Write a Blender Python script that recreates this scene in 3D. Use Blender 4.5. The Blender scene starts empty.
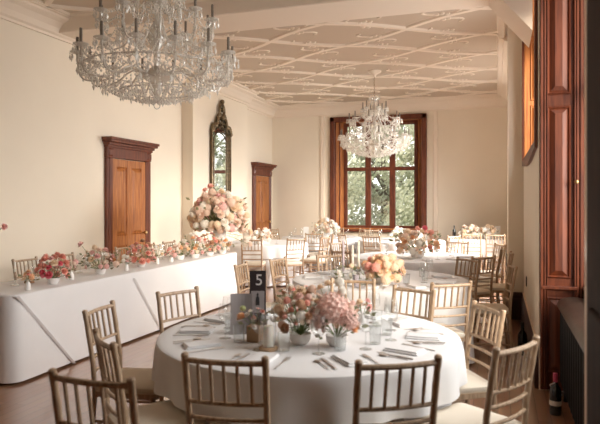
import bpy, math, random
from mathutils import Vector, Matrix
PI = math.pi
random.seed(7)
SC = bpy.context.scene
COL = SC.collection

# ------------------------------------------------------------------ mesh builder
class MB:
    def __init__(s): s.v = []; s.f = []
    def add(s, vs, fs):
        o = len(s.v); s.v += [tuple(v) for v in vs]; s.f += [tuple(i + o for i in f) for f in fs]; return s
    def box(s, c, d, rz=0.0, bev=0.0):
        x, y, z = d[0] / 2, d[1] / 2, d[2] / 2
        cr, sr = math.cos(rz), math.sin(rz)
        def P(a, b, e): return (c[0] + a * cr - b * sr, c[1] + a * sr + b * cr, c[2] + e)
        if bev <= 0:
            vs = [P(i * x, j * y, k * z) for k in (-1, 1) for j in (-1, 1) for i in (-1, 1)]
            return s.add(vs, [(0, 2, 3, 1), (4, 5, 7, 6), (0, 1, 5, 4), (2, 6, 7, 3), (0, 4, 6, 2), (1, 3, 7, 5)])
        vs = []; idx = {}
        for i in (-1, 1):
            for j in (-1, 1):
                for k in (-1, 1):
                    idx[(i, j, k, 0)] = len(vs); vs.append(P(i * x, j * (y - bev), k * (z - bev)))
                    idx[(i, j, k, 1)] = len(vs); vs.append(P(i * (x - bev), j * y, k * (z - bev)))
                    idx[(i, j, k, 2)] = len(vs); vs.append(P(i * (x - bev), j * (y - bev), k * z))
        q = idx; fs = []
        for a in (-1, 1):
            fs.append((q[a, -1, -1, 0], q[a, 1, -1, 0], q[a, 1, 1, 0], q[a, -1, 1, 0])[::a])
            fs.append((q[-1, a, -1, 1], q[1, a, -1, 1], q[1, a, 1, 1], q[-1, a, 1, 1])[::-a])
            fs.append((q[-1, -1, a, 2], q[1, -1, a, 2], q[1, 1, a, 2], q[-1, 1, a, 2])[::a])
        for a in (-1, 1):
            for b in (-1, 1):
                fs.append((q[a, b, -1, 0], q[a, b, 1, 0], q[a, b, 1, 1], q[a, b, -1, 1])[::a * b * -1])
                fs.append((q[a, -1, b, 0], q[a, 1, b, 0], q[a, 1, b, 2], q[a, -1, b, 2])[::a * b])
                fs.append((q[-1, a, b, 1], q[1, a, b, 1], q[1, a, b, 2], q[-1, a, b, 2])[::-a * b])
        for i in (-1, 1):
            for j in (-1, 1):
                for k in (-1, 1):
                    fs.append((q[i, j, k, 0], q[i, j, k, 1], q[i, j, k, 2])[::i * j * k])
        return s.add(vs, fs)
    def tube(s, path, r, n=8, cap=True):
        pts = [Vector(p) for p in path]; m = len(pts)
        rs = r if isinstance(r, (list, tuple)) else [r] * m
        up = None; vs = []
        for i, p in enumerate(pts):
            t = (pts[min(i + 1, m - 1)] - pts[max(i - 1, 0)]).normalized()
            if up is None:
                up = Vector((0, 0, 1)) if abs(t.z) < .9 else Vector((1, 0, 0))
            up = (up - t * up.dot(t))
            if up.length < 1e-5: up = t.orthogonal()
            up.normalize(); b = t.cross(up)
            for k in range(n):
                a = 2 * PI * k / n
                vs.append(p + (up * math.cos(a) + b * math.sin(a)) * rs[i])
        fs = [(i * n + k, i * n + (k + 1) % n, (i + 1) * n + (k + 1) % n, (i + 1) * n + k) for i in range(m - 1) for k in range(n)]
        if cap:
            fs.append(tuple(range(n))[::-1]); fs.append(tuple((m - 1) * n + k for k in range(n)))
        return s.add(vs, fs)
    def lathe(s, prof, n=16, c=(0, 0, 0)):
        vs = []; m = len(prof)
        for r, z in prof:
            for k in range(n):
                a = 2 * PI * k / n; vs.append((c[0] + r * math.cos(a), c[1] + r * math.sin(a), c[2] + z))
        fs = [(i * n + k, i * n + (k + 1) % n, (i + 1) * n + (k + 1) % n, (i + 1) * n + k) for i in range(m - 1) for k in range(n)]
        if prof[0][0] > 1e-4 and prof[0][0] < .9e9 and getattr(s, 'capit', True): fs.append(tuple(range(n))[::-1])
        return s.add(vs, fs)
    def octa(s, c, r, h, n=4):
        vs = [(c[0], c[1], c[2] + h), (c[0], c[1], c[2] - h)]
        a0 = random.random() * PI
        vs += [(c[0] + r * math.cos(a0 + 2 * PI * k / n), c[1] + r * math.sin(a0 + 2 * PI * k / n), c[2]) for k in range(n)]
        fs = [(0, 2 + k, 2 + (k + 1) % n) for k in range(n)] + [(1, 2 + (k + 1) % n, 2 + k) for k in range(n)]
        return s.add(vs, fs)
    def ball(s, c, r, nu=8, nv=6, sc=(1, 1, 1)):
        vs = [(c[0], c[1], c[2] - r * sc[2])]
        for j in range(1, nv):
            t = PI * j / nv
            for k in range(nu):
                a = 2 * PI * k / nu
                vs.append((c[0] + r * sc[0] * math.sin(t) * math.cos(a), c[1] + r * sc[1] * math.sin(t) * math.sin(a), c[2] - r * sc[2] * math.cos(t)))
        vs.append((c[0], c[1], c[2] + r * sc[2])); L = len(vs) - 1
        fs = [(0, 1 + (k + 1) % nu, 1 + k) for k in range(nu)]
        for j in range(nv - 2):
            for k in range(nu):
                a = 1 + j * nu + k; b = 1 + j * nu + (k + 1) % nu
                fs.append((a, b, b + nu, a + nu))
        fs += [(L, 1 + (nv - 2) * nu + k, 1 + (nv - 2) * nu + (k + 1) % nu) for k in range(nu)]
        return s.add(vs, fs)
    def prism(s, poly, z0, z1):
        """poly in x,y, extruded in z"""
        n = len(poly)
        vs = [(p[0], p[1], z0) for p in poly] + [(p[0], p[1], z1) for p in poly]
        fs = [tuple(range(n))[::-1], tuple(range(n, 2 * n))] + [(k, (k + 1) % n, n + (k + 1) % n, n + k) for k in range(n)]
        return s.add(vs, fs)
    def xf(s, M):
        s.v = [tuple(M @ Vector(v)) for v in s.v]; return s
    def mesh(s, name, mat, smooth=False):
        me = bpy.data.meshes.new(name); me.from_pydata(s.v, [], s.f); me.validate()
        if mat: me.materials.append(mat)
        if smooth:
            me.polygons.foreach_set('use_smooth', [True] * len(me.polygons))
            try: me.set_sharp_from_angle(angle=math.radians(40))
            except Exception: pass
        me.update(); return me
    def build(s, name, mat, parent=None, smooth=False):
        return link(name, s.mesh(name, mat, smooth), parent)

def link(name, data, parent=None, loc=None, rz=0, sc=None):
    o = bpy.data.objects.new(name, data); COL.objects.link(o)
    if parent: o.parent = parent
    if loc is not None: o.location = loc
    if rz: o.rotation_euler = (0, 0, rz)
    if sc is not None: o.scale = (sc, sc, sc) if not isinstance(sc, (tuple, list)) else sc
    return o
def tag(o, label=None, cat=None, group=None, kind=None):
    if label: o['label'] = label
    if cat: o['category'] = cat
    if group: o['group'] = group
    if kind: o['kind'] = kind
    return o
def thing(name, label, cat, loc=(0, 0, 0), rz=0, group=None):
    o = link(name, None, None, loc, rz); o.empty_display_size = .05
    return tag(o, label, cat, group)
def struct(o): o['kind'] = 'structure'; return o
def copy_tree(o, parent=None):
    c = o.copy(); COL.objects.link(c)
    if parent: c.parent = parent
    for ch in KIDS.get(o.name, []): copy_tree(ch, c)
    return c
KIDS = {}
def remember(root):
    """store the child lists of a prototype (children lookups are slow in big scenes)"""
    def rec(o):
        ks = [c for c in o.children]; KIDS[o.name] = ks
        for k in ks: rec(k)
    rec(root); return root

# ------------------------------------------------------------------ materials
def nodes(name):
    m = bpy.data.materials.new(name); m.use_nodes = True
    nt = m.node_tree; b = nt.nodes['Principled BSDF']; return m, nt, b
def plain(name, col, rough=.6, metal=0, spec=.5, noise=0.0, nscale=30, bump=0.0, bscale=80, **kw):
    m, nt, b = nodes(name)
    b.inputs['Base Color'].default_value = (*col, 1); b.inputs['Roughness'].default_value = rough
    b.inputs['Metallic'].default_value = metal; b.inputs['Specular IOR Level'].default_value = spec
    for k, v in kw.items(): b.inputs[k.replace('_', ' ')].default_value = v
    tc = nt.nodes.new('ShaderNodeTexCoord')
    if noise:
        n = nt.nodes.new('ShaderNodeTexNoise'); n.inputs['Scale'].default_value = nscale; n.inputs['Detail'].default_value = 4
        nt.links.new(tc.outputs['Object'], n.inputs['Vector'])
        r = nt.nodes.new('ShaderNodeValToRGB'); r.color_ramp.elements[0].position = .3; r.color_ramp.elements[1].position = .7
        r.color_ramp.elements[0].color = (*[c * (1 - noise) for c in col], 1); r.color_ramp.elements[1].color = (*[min(1, c * (1 + noise)) for c in col], 1)
        nt.links.new(n.outputs['Fac'], r.inputs['Fac']); nt.links.new(r.outputs['Color'], b.inputs['Base Color'])
    if bump:
        n2 = nt.nodes.new('ShaderNodeTexNoise'); n2.inputs['Scale'].default_value = bscale
        nt.links.new(tc.outputs['Object'], n2.inputs['Vector'])
        bp = nt.nodes.new('ShaderNodeBump'); bp.inputs['Strength'].default_value = bump; bp.inputs['Distance'].default_value = .01
        nt.links.new(n2.outputs['Fac'], bp.inputs['Height']); nt.links.new(bp.outputs['Normal'], b.inputs['Normal'])
    return m
def wood(name, c1, c2, rough=.3, scale=(14, 14, 1.2), coat=.3):
    m, nt, b = nodes(name)
    tc = nt.nodes.new('ShaderNodeTexCoord'); mp = nt.nodes.new('ShaderNodeMapping'); mp.inputs['Scale'].default_value = scale
    n = nt.nodes.new('ShaderNodeTexNoise'); n.inputs['Scale'].default_value = 2.2; n.inputs['Detail'].default_value = 6; n.inputs['Distortion'].default_value = .6
    r = nt.nodes.new('ShaderNodeValToRGB'); r.color_ramp.elements[0].position = .34; r.color_ramp.elements[1].position = .68
    r.color_ramp.elements[0].color = (*c1, 1); r.color_ramp.elements[1].color = (*c2, 1)
    L = nt.links.new
    L(tc.outputs['Object'], mp.inputs['Vector']); L(mp.outputs['Vector'], n.inputs['Vector']); L(n.outputs['Fac'], r.inputs['Fac']); L(r.outputs['Color'], b.inputs['Base Color'])
    b.inputs['Roughness'].default_value = rough; b.inputs['Coat Weight'].default_value = coat; b.inputs['Coat Roughness'].default_value = .15
    return m
def glassy(name, tint=(1, 1, 1), gloss=.12, base=None, basef=0.0, fres=1.45, rough=.03):
    m = bpy.data.materials.new(name); m.use_nodes = True; nt = m.node_tree; nt.nodes.clear(); L = nt.links.new
    out = nt.nodes.new('ShaderNodeOutputMaterial'); tr = nt.nodes.new('ShaderNodeBsdfTransparent'); tr.inputs[0].default_value = (*tint, 1)
    gl = nt.nodes.new('ShaderNodeBsdfGlossy'); gl.inputs['Roughness'].default_value = rough
    lw = nt.nodes.new('ShaderNodeLayerWeight'); pw = nt.nodes.new('ShaderNodeMath'); pw.operation = 'POWER'; pw.inputs[1].default_value = 3.5; L(lw.outputs['Facing'], pw.inputs[0])
    ml = nt.nodes.new('ShaderNodeMath'); ml.operation = 'MULTIPLY'; ml.inputs[1].default_value = .8; L(pw.outputs[0], ml.inputs[0])
    ad = nt.nodes.new('ShaderNodeMath'); ad.operation = 'ADD'; ad.use_clamp = True; ad.inputs[1].default_value = gloss
    mx = nt.nodes.new('ShaderNodeMixShader'); L(ml.outputs[0], ad.inputs[0]); L(ad.outputs[0], mx.inputs[0]); L(tr.outputs[0], mx.inputs[1]); L(gl.outputs[0], mx.inputs[2])
    last = mx
    if base:
        df = nt.nodes.new('ShaderNodeBsdfDiffuse'); df.inputs[0].default_value = (*base, 1)
        tl = nt.nodes.new('ShaderNodeBsdfTranslucent'); tl.inputs[0].default_value = (*base, 1)
        m0 = nt.nodes.new('ShaderNodeMixShader'); m0.inputs[0].default_value = .5; L(df.outputs[0], m0.inputs[1]); L(tl.outputs[0], m0.inputs[2])
        m2 = nt.nodes.new('ShaderNodeMixShader'); m2.inputs[0].default_value = basef; L(mx.outputs[0], m2.inputs[1]); L(m0.outputs[0], m2.inputs[2]); last = m2
    L(last.outputs[0], out.inputs[0]); return m
def petalmat(name, col, col2=None):
    m, nt, b = nodes(name); L = nt.links.new
    col2 = col2 or tuple(min(1, c * 1.25 + .05) for c in col)
    tc = nt.nodes.new('ShaderNodeTexCoord'); n = nt.nodes.new('ShaderNodeTexNoise'); n.inputs['Scale'].default_value = 22; n.inputs['Detail'].default_value = 3
    r = nt.nodes.new('ShaderNodeValToRGB'); r.color_ramp.elements[0].position = .35; r.color_ramp.elements[1].position = .65
    r.color_ramp.elements[0].color = (*col, 1); r.color_ramp.elements[1].color = (*col2, 1)
    L(tc.outputs['Object'], n.inputs['Vector']); L(n.outputs['Fac'], r.inputs['Fac']); L(r.outputs['Color'], b.inputs['Base Color'])
    b.inputs['Roughness'].default_value = .7
    tl = nt.nodes.new('ShaderNodeBsdfTranslucent'); L(r.outputs['Color'], tl.inputs[0])
    mx = nt.nodes.new('ShaderNodeMixShader'); mx.inputs[0].default_value = .3
    out = nt.nodes['Material Output']; L(b.outputs[0], mx.inputs[1]); L(tl.outputs[0], mx.inputs[2]); L(mx.outputs[0], out.inputs[0]); return m

M = {}
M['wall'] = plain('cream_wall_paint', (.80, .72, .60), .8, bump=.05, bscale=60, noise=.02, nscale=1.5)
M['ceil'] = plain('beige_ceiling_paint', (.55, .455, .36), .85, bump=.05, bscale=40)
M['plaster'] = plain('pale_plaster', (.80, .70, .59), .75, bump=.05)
M['wood'] = wood('cherry_wood', (.08, .017, .007), (.18, .043, .014), .5, coat=.08)
M['wood_l'] = wood('orange_cherry_wood', (.25, .075, .016), (.48, .18, .045), .5, coat=.08)
M['wood_d'] = wood('dark_wood', (.045, .018, .012), (.06, .022, .013), .7, coat=0)
M['wood_edge'] = wood('tan_edge_wood', (.62, .44, .30), (.75, .57, .42), .5)
M['chair'] = wood('limewashed_wood', (.32, .215, .135), (.52, .38, .26), .45, (30, 30, 4), .15)
M['cushion'] = plain('ivory_seat_fabric', (.78, .71, .60), .9, bump=.15, bscale=200)
M['cloth'] = plain('white_linen', (.79, .79, .80), .85, bump=.08, bscale=160, noise=.015, nscale=4)
M['glass'] = glassy('clear_glass', (.96, .97, .97), .09)
M['crystal'] = glassy('cut_crystal', (.95, .94, .92), .28, (1, .97, .92), .54, rough=.1)
M['crystal_arm'] = glassy('crystal_arm_glass', (.90, .88, .84), .25, (.97, .93, .86), .42, rough=.08)
M['candle_sleeve'] = plain('grey_candle_sleeve', (.17, .14, .11), .5)
M['gilt'] = plain('tarnished_metal', (.28, .20, .12), .4, metal=.7)
M['silver'] = plain('polished_steel', (.78, .75, .73), .4, metal=1)
M['white_ceramic'] = plain('white_ceramic', (.86, .84, .82), .35)
M['candle'] = plain('ivory_wax', (.90, .84, .74), .5, Subsurface_Weight=.1)
M['candle_lilac'] = plain('lilac_wax', (.55, .47, .52), .5)
M['leaf'] = petalmat('green_leaf', (.16, .18, .09), (.30, .31, .18))
M['stem'] = plain('green_stem', (.18, .24, .09), .7)
M['rad'] = plain('black_cast_iron', (.010, .008, .008), .6, spec=.12, noise=.3, nscale=6)
M['radtop'] = plain('worn_brown_iron', (.065, .043, .032), .34, spec=.4, noise=.35, nscale=9, bump=.1, bscale=30)
M['bottle'] = plain('dark_bottle_glass', (.008, .009, .008), .08, spec=.8)
M['pink'] = plain('pink_foil', (.65, .10, .20), .4)
M['paper'] = plain('white_paper', (.80, .79, .76), .8)
M['greycard'] = plain('grey_card', (.27, .245, .245), .8)
M['darkcard'] = plain('dark_card', (.035, .027, .028), .6, spec=.2)
M['ink'] = plain('dark_ink', (.02, .018, .02), .6)
M['chalk'] = plain('pale_lettering', (.62, .58, .58), .7)
M['brass'] = plain('aged_brass', (.55, .38, .18), .3, metal=1)
M['mirrorframe'] = plain('antique_gilt_frame', (.16, .115, .065), .35, metal=.75, noise=.5, nscale=25, bump=.4, bscale=60)
M['mirror'] = plain('mirror_glass', (.85, .85, .84), .02, metal=1)
M['kraft'] = plain('kraft_wood_block', (.50, .33, .20), .7)
# parquet floor
def floor_mat():
    m, nt, b = nodes('varnished_parquet'); L = nt.links.new
    tc = nt.nodes.new('ShaderNodeTexCoord'); mp = nt.nodes.new('ShaderNodeMapping'); mp.inputs['Rotation'].default_value = (0, 0, PI / 2)
    br = nt.nodes.new('ShaderNodeTexBrick'); br.inputs['Scale'].default_value = 1.0; br.inputs['Brick Width'].default_value = .9; br.inputs['Row Height'].default_value = .09
    br.inputs['Mortar Size'].default_value = .0015; br.inputs['Color1'].default_value = (.40, .19, .10, 1); br.inputs['Color2'].default_value = (.50, .27, .155, 1); br.inputs['Mortar'].default_value = (.05, .02, .01, 1)
    n = nt.nodes.new('ShaderNodeTexNoise'); mp2 = nt.nodes.new('ShaderNodeMapping'); mp2.inputs['Scale'].default_value = (20, 1.5, 1); n.inputs['Scale'].default_value = 2; n.inputs['Detail'].default_value = 5
    mx = nt.nodes.new('ShaderNodeMix'); mx.data_type = 'RGBA'; mx.blend_type = 'MULTIPLY'; mx.inputs[0].default_value = .35
    L(tc.outputs['Object'], mp.inputs[0]); L(mp.outputs[0], br.inputs[0]); L(tc.outputs['Object'], mp2.inputs[0]); L(mp2.outputs[0], n.inputs['Vector'])
    L(br.outputs['Color'], mx.inputs[6]); L(n.outputs['Color'], mx.inputs[7]); L(mx.outputs[2], b.inputs['Base Color'])
    b.inputs['Roughness'].default_value = .28; b.inputs['IOR'].default_value = 1.6
    b.inputs['Coat Weight'].default_value = 1; b.inputs['Coat Roughness'].default_value = .15; b.inputs['Coat IOR'].default_value = 2.2
    bp = nt.nodes.new('ShaderNodeBump'); bp.inputs['Strength'].default_value = .25; bp.inputs['Distance'].default_value = .002
    L(br.outputs['Fac'], bp.inputs['Height']); bp.invert = True; L(bp.outputs[0], b.inputs['Normal'])
    return m
M['floor'] = floor_mat()

# ------------------------------------------------------------------ the room
XL, XR, YB, YF, ZC = -5.6, .32, 14.4, -3.6, 4.0
XW = .78          # outer face of the right wall recesses
def S(name, mb, mat, parent=None, smooth=False):
    o = mb.build(name, M[mat], parent, smooth)
    if parent is None: struct(o)
    return o
S('floor', MB().box(((XL + .9) / 2 - .2, (YB + YF) / 2, -.05), (7.6, YB - YF + .6, .1)), 'floor')
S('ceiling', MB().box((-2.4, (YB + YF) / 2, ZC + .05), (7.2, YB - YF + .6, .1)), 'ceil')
S('wall_left', MB().box((XL - .1, (YB + YF) / 2, 2), (.2, YB - YF + .4, 4)), 'wall')
S('wall_rear', MB().box((-2.4, YF - .1, 2), (7.2, .2, 4)), 'wood_l')  # unseen end wall, wood-coloured to cut the bounce onto the near table
WX0, WX1, WZ0, WZ1 = -3.95, -1.69, .86, 3.62
b = MB()
b.box(((XL - .2 + WX0) / 2, YB + .2, 2), (WX0 - XL + .2, .4, 4)); b.box(((WX1 + .9) / 2, YB + .2, 2), (.9 - WX1, .4, 4))
b.box(((WX0 + WX1) / 2, YB + .2, WZ0 / 2), (WX1 - WX0, .4, WZ0)); b.box(((WX0 + WX1) / 2, YB + .2, (WZ1 + 4) / 2), (WX1 - WX0, .4, 4 - WZ1))
S('wall_back', b, 'wall')
# right wall: solid stretches between the window recesses
NY0, NY1 = 2.42, 5.25       # near floor-length recess
HY0, HY1, HZ0, HZ1 = 5.42, 8.08, 2.06, 3.68     # high window
FY0, FY1 = 9.75, 12.3
        # recess behind the camera
b = MB(); xm, xw = (XR + XW) / 2 + .1, XW - XR + .2
def wy(y0, y1, z0=0, z1=4): b.box((xm, (y0 + y1) / 2, (z0 + z1) / 2), (xw, y1 - y0, z1 - z0))
wy(YF, NY0); wy(NY1, HY0); wy(HY1, FY0); wy(FY1, YB)
wy(HY0, HY1, 0, HZ0); wy(HY0, HY1, HZ1, 4); wy(NY0, NY1, 3.72, 4); wy(FY0, FY1, 3.72, 4)
b.box((XW + .1, (FY0 + FY1) / 2, .42), (.2, FY1 - FY0, .84))
b.box((XW + .1, (NY0 + NY1) / 2, .42), (.2, NY1 - NY0, .84))
S('wall_right', b, 'wall')
# pilaster on the right wall and chimney breast on the left wall
S('trim_1', MB().box((.23, 8.75, 2), (.20, .9, 4)), 'wall')
S('trim_2', MB().box((XL + .11, 11.0, 2), (.24, 2.5, 4)), 'wall')
# cross beam with sloping haunch at its right end
b = MB(); b.box((-2.65, 6.74, 3.9), (5.9, .7, .22), bev=.012)
vs = [(-.10, 6.385, 3.79), (.33, 6.385, 3.28), (.33, 6.385, 3.99), (-.10, 6.385, 3.99)]
vs += [(x, 7.095, z) for x, y, z in vs]
b.add(vs, [(0, 1, 2, 3), (7, 6, 5, 4), (0, 4, 5, 1), (1, 5, 6, 2), (3, 2, 6, 7), (0, 3, 7, 4)])
S('trim_3', b, 'plaster')
# cornices: swept profile (distance from wall, drop from ceiling)
prof = [(0, .27), (.03, .27), (.035, .24), (.07, .22), (.11, .16), (.17, .10), (.24, .065), (.25, .04), (.29, .035), (.30, 0), (0, 0)]
def run(name, p0, p1, nrm, mat='plaster', pr=prof, zt=ZC, up=-1):
    vs = []
    for p in (p0, p1):
        for d, z in pr: vs.append((p[0] + nrm[0] * d, p[1] + nrm[1] * d, zt + up * z))
    n = len(pr)
    fs = [(k, (k + 1) % n, n + (k + 1) % n, n + k) for k in range(n)] + [tuple(range(n)), tuple(range(n, 2 * n))[::-1]]
    return S(name, MB().add(vs, fs), mat)
run('trim_4', (XL, YF), (XL, 9.75), (1, 0)); run('trim_5', (XL, 12.25), (XL, YB), (1, 0))
run('trim_6', (XL + .23, 9.75), (XL + .23, 12.25), (1, 0)); run('trim_7', (XL, YB), (XR, YB), (0, -1))
run('trim_8', (XR, 9.2), (XR, YB), (-1, 0)); run('trim_9', (XR, 7.1), (XR, 8.3), (-1, 0)); run('trim_10', (XR, YF), (XR, 6.38), (-1, 0))
# flat vertical plaster strips either side of the back window
S('trim_11', MB().box((-4.23, YB - .015, 1.86), (.10, .03, 3.72), bev=.008), 'plaster')
S('trim_12', MB().box((-1.42, YB - .015, 1.86), (.10, .03, 3.72), bev=.008), 'plaster')
# skirtings
sk = [(0, 0), (.03, 0), (.03, .27), (.02, .29), (.024, .31), (.012, .345), (.006, .36), (0, .36)]
run('baseboard_right', (XR, 5.27), (XR, 8.3), (-1, 0), 'wood_d', sk, 0, 1)
run('baseboard_pilaster', (.13, 8.3), (XR, 8.3), (0, -1), 'wood_d', sk, 0, 1)
run('baseboard_left', (XL, YF), (XL, 7.4), (1, 0), 'wood_d', sk, 0, 1)
run('baseboard_back', (XL, YB), (XR, YB), (0, -1), 'wood_d', sk, 0, 1)
S('trim_13', MB().box((XR - .008, 6.78, .366), (.022, 3.03, .012)), 'wood_edge')   # pale tan top edge of the skirting

# strapwork ribs on the ceiling: a lattice of elongated diamonds with curved leaf work
def ribs():
    b = MB(); px, py = 2.05, 1.2
    def strap(pts, w, h, lift=0):
        n = len(pts); vs = []
        for i, p in enumerate(pts):
            a = Vector(pts[max(i - 1, 0)]); c = Vector(pts[min(i + 1, n - 1)]); t = (c - a).normalized(); nn = Vector((-t.y, t.x))
            for q, z in ((-.5, 0), (-.36, -h), (.36, -h), (.5, 0)):
                vs.append((p[0] + nn.x * w * q, p[1] + nn.y * w * q, ZC + .002 + z))
        fs = [(i * 4 + k, i * 4 + k + 1, i * 4 + k + 5, i * 4 + k + 4) for i in range(n - 1) for k in range(3)]
        fs += [(0, 1, 2, 3), tuple((n - 1) * 4 + k for k in (3, 2, 1, 0))]
        b.add(vs, fs)
    x0, x1 = XL + .28, XR - .28
    for band in ((-3.4, 6.36), (7.14, YB - .28)):
        y0, y1 = band
        k = -6
        for s in (1, -1):
            for j in range(-16, 22):
                base = 7.14 + j * py
                pts = []; 
                m = 44
                for i in range(m + 1):
                    x = x0 + (x1 - x0) * i / m
                    u = (x - x0) / px
                    # straight lattice line with an ogee sway between crossings
                    y = base + s * (u * py) + .07 * math.sin(2 * PI * u) * s
                    if y0 <= y <= y1: pts.append((x, y))
                    elif pts:
                        if len(pts) > 1: strap(pts, .105, .030 if s == 1 else .026)
                        pts = []
                if len(pts) > 1: strap(pts, .105, .030 if s == 1 else .026)
                # leaf scrolls sprouting at the middle of every cell side
                for i in range(0, 8):
                    u = (i + .5) / 2 + .01; x = x0 + u * px; y = base + s * u * py + .07 * math.sin(2 * PI * u) * s
                    if x > x1 - .15 or not (y0 + .2 < y < y1 - .2): continue
                    for side in (1, -1):
                        for q in (-1, 0, 1):
                            cx, cy = x + q * .07, y + side * (.10 + .03 * (q == 0))
                            b.ball((cx, cy, ZC - .004), .034, 6, 4, (1.15, .75, .7))
                        a = [(x + side * .05 + .20 * math.sin(t) * side, y + side * (.1 + .10 * (1 - math.cos(t)))) for t in [i * PI / 8 for i in range(7)]]
                        a = [p for p in a if x0 < p[0] < x1 and y0 < p[1] < y1]
                        if len(a) > 2: strap(a, .035, .016)
        # border frame
        for p, q in (((x0, y0), (x1, y0)), ((x0, y1), (x1, y1)), ((x0, y0), (x0, y1)), ((x1, y0), (x1, y1))):
            strap([p, q], .12, .03)
    return b
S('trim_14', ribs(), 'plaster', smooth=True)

# ---- doors on the left wall
def raised(mb, c, w, h, axis, d=.018, e=.035):
    """raised-and-fielded panel, centre c, facing +x ('x') or -y ('y')"""
    out = []
    for (ww, hh, dd) in ((w, h, 0), (w - e * .5, h - e * .5, d * .6), (w - e, h - e, .1 * d), (w - e * 2.6, h - e * 2.6, d)):
        for a, k in ((-1, -1), (1, -1), (1, 1), (-1, 1)):
            if axis == 'x': out.append((c[0] + dd, c[1] + a * ww / 2, c[2] + k * hh / 2))
            else: out.append((c[0] + a * ww / 2, c[1] - dd, c[2] + k * hh / 2))
    fs = [(r * 4 + k, r * 4 + (k + 1) % 4, (r + 1) * 4 + (k + 1) % 4, (r + 1) * 4 + k) for r in range(3) for k in range(4)] + [(12, 13, 14, 15)]
    mb.add(out, fs)
def make_door(name, y0, y1, ztop):
    X = XL; yc = (y0 + y1) / 2; w = y1 - y0
    fr = MB()
    for y in (y0 + .07, y1 - .07): fr.box((X + .03, y, (ztop - .3) / 2), (.06, .14, ztop - .3), bev=.01); fr.box((X + .045, y, (ztop - .3) / 2), (.06, .06, ztop - .3), bev=.01)
    root = struct(fr.build(name, M['wood'], None))
    pd = MB(); pd.box((X + .035, yc, ztop - .22), (.07, w, .16), bev=.008)
    for i, (dz, ex, dx) in enumerate(((-.125, .02, .09), (-.09, .05, .12), (-.05, .10, .17), (-.015, .13, .19))):
        pd.box((X + dx / 2, yc, ztop + dz), (dx, w + ex, .04), bev=.006)
    for y in (y0 + .07, y1 - .07): pd.box((X + .05, y, ztop - .22), (.08, .12, .12), bev=.02)
    pd.build('pediment', M['wood'], root)
    lf = MB(); wi = w - .28; zt = ztop - .31
    lf.box((X + .012, yc, zt / 2), (.024, wi, zt))
    for y in (yc - wi / 2 + .06, yc, yc + wi / 2 - .06): lf.box((X + .03, y, zt / 2), (.03, .12, zt), bev=.004)
    for z, h in ((zt - .06, .12), (.95, .16), (.12, .24)): lf.box((X + .028, yc, z), (.028, wi - .01, h), bev=.004)
    leaf = lf.build('door_leaf', M['wood_l'], root)
    pw = wi / 2 - .18
    for s in (-1, 1):
        y = yc + s * (wi / 4)
        for z0, z1 in ((1.03, zt - .12), (.24, .87)):
            p = MB(); raised(p, (X + .026, y, (z0 + z1) / 2), pw + .04, z1 - z0, 'x', .022, .05); p.build('door_panel', M['wood_l'], leaf)
    k = MB(); k.tube([(X + .04, y1 - .22, 1.05), (X + .09, y1 - .22, 1.05)], .012); k.ball((X + .10, y1 - .22, 1.05), .032, 10, 8); k.build('knob', M['brass'], leaf, True)
    return root
make_door('door_1', 7.45, 8.62, 2.52)
make_door('door_2', 13.05, 14.2, 2.50)

# ---- back window (three lights over three, dark cherry)
fr = MB(); xc = (WX0 + WX1) / 2
for x in (WX0 - .01, WX1 + .01): fr.box((x, YB - .03, (WZ0 + WZ1) / 2), (.12, .08, WZ1 - WZ0 + .12), bev=.012)
fr.box((xc, YB - .03, WZ1), (WX1 - WX0 + .14, .08, .12), bev=.012); fr.box((xc, YB - .05, WZ0 - .02), (WX1 - WX0 + .2, .16, .06), bev=.012)
win = struct(fr.build('window_1', M['wood'], None))
jb = MB()
for x0, x1 in ((WX0, WX0 + .24), (WX1, WX1 - .20)):
    s = 1 if x1 > x0 else -1
    vs = [(x0, YB, WZ0), (x1, YB + .3, WZ0), (x1, YB + .3, WZ1), (x0, YB, WZ1), (x0, YB + .3, WZ0), (x0, YB + .3, WZ1)]
    jb.add(vs, [(0, 1, 2, 3), (0, 4, 1), (3, 2, 5), (0, 3, 5, 4)])
jb.box((xc, YB + .15, WZ1 - .03), (WX1 - WX0 - .01, .3, .06)); jb.box((xc, YB + .15, WZ0 + .02), (WX1 - WX0 - .01, .3, .04))
jb.build('window_jamb', M['wood_l'], win)
for x, d in ((WX0 + .05, .02), (WX0 + .13, .12), (WX1 - .045, .02), (WX1 - .11, .12)): MB().box((x, YB + .04 + d, (WZ0 + WZ1) / 2), (.02, .05, WZ1 - WZ0 - .1), bev=.005).build('jamb_bead', M['wood'], win)
yq = YB + .28
sf = MB(); gx0, gx1 = WX0 + .23, WX1 - .19; zt = 2.38
for x in (gx0 + .03, gx1 - .03): sf.box((x, yq, (WZ0 + WZ1) / 2), (.09, .07, WZ1 - WZ0 - .02), bev=.01)
for z in (WZ0 + .05, WZ1 - .1): sf.box((xc, yq, z), (gx1 - gx0, .068, .10), bev=.01)
sf.build('window_frame', M['wood'], win)
for f in (1, 2): MB().box((gx0 + (gx1 - gx0) * f / 3, yq, (WZ0 + WZ1) / 2), (.145, .09, WZ1 - WZ0 - .04), bev=.015).build('mullion', M['wood'], win)
MB().box((xc, yq - .005, zt), (gx1 - gx0 - .02, .09, .09), bev=.012).build('transom', M['wood'], win)
for i in range(3):
    for z0, z1 in ((WZ0 + .1, zt - .04), (zt + .04, WZ1 - .15)):
        a = gx0 + (gx1 - gx0) * i / 3 + .07; c = gx0 + (gx1 - gx0) * (i + 1) / 3 - .07
        MB().box(((a + c) / 2, yq, (z0 + z1) / 2), (c - a, .006, z1 - z0)).build('glass_pane', M['glass'], win)

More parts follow.
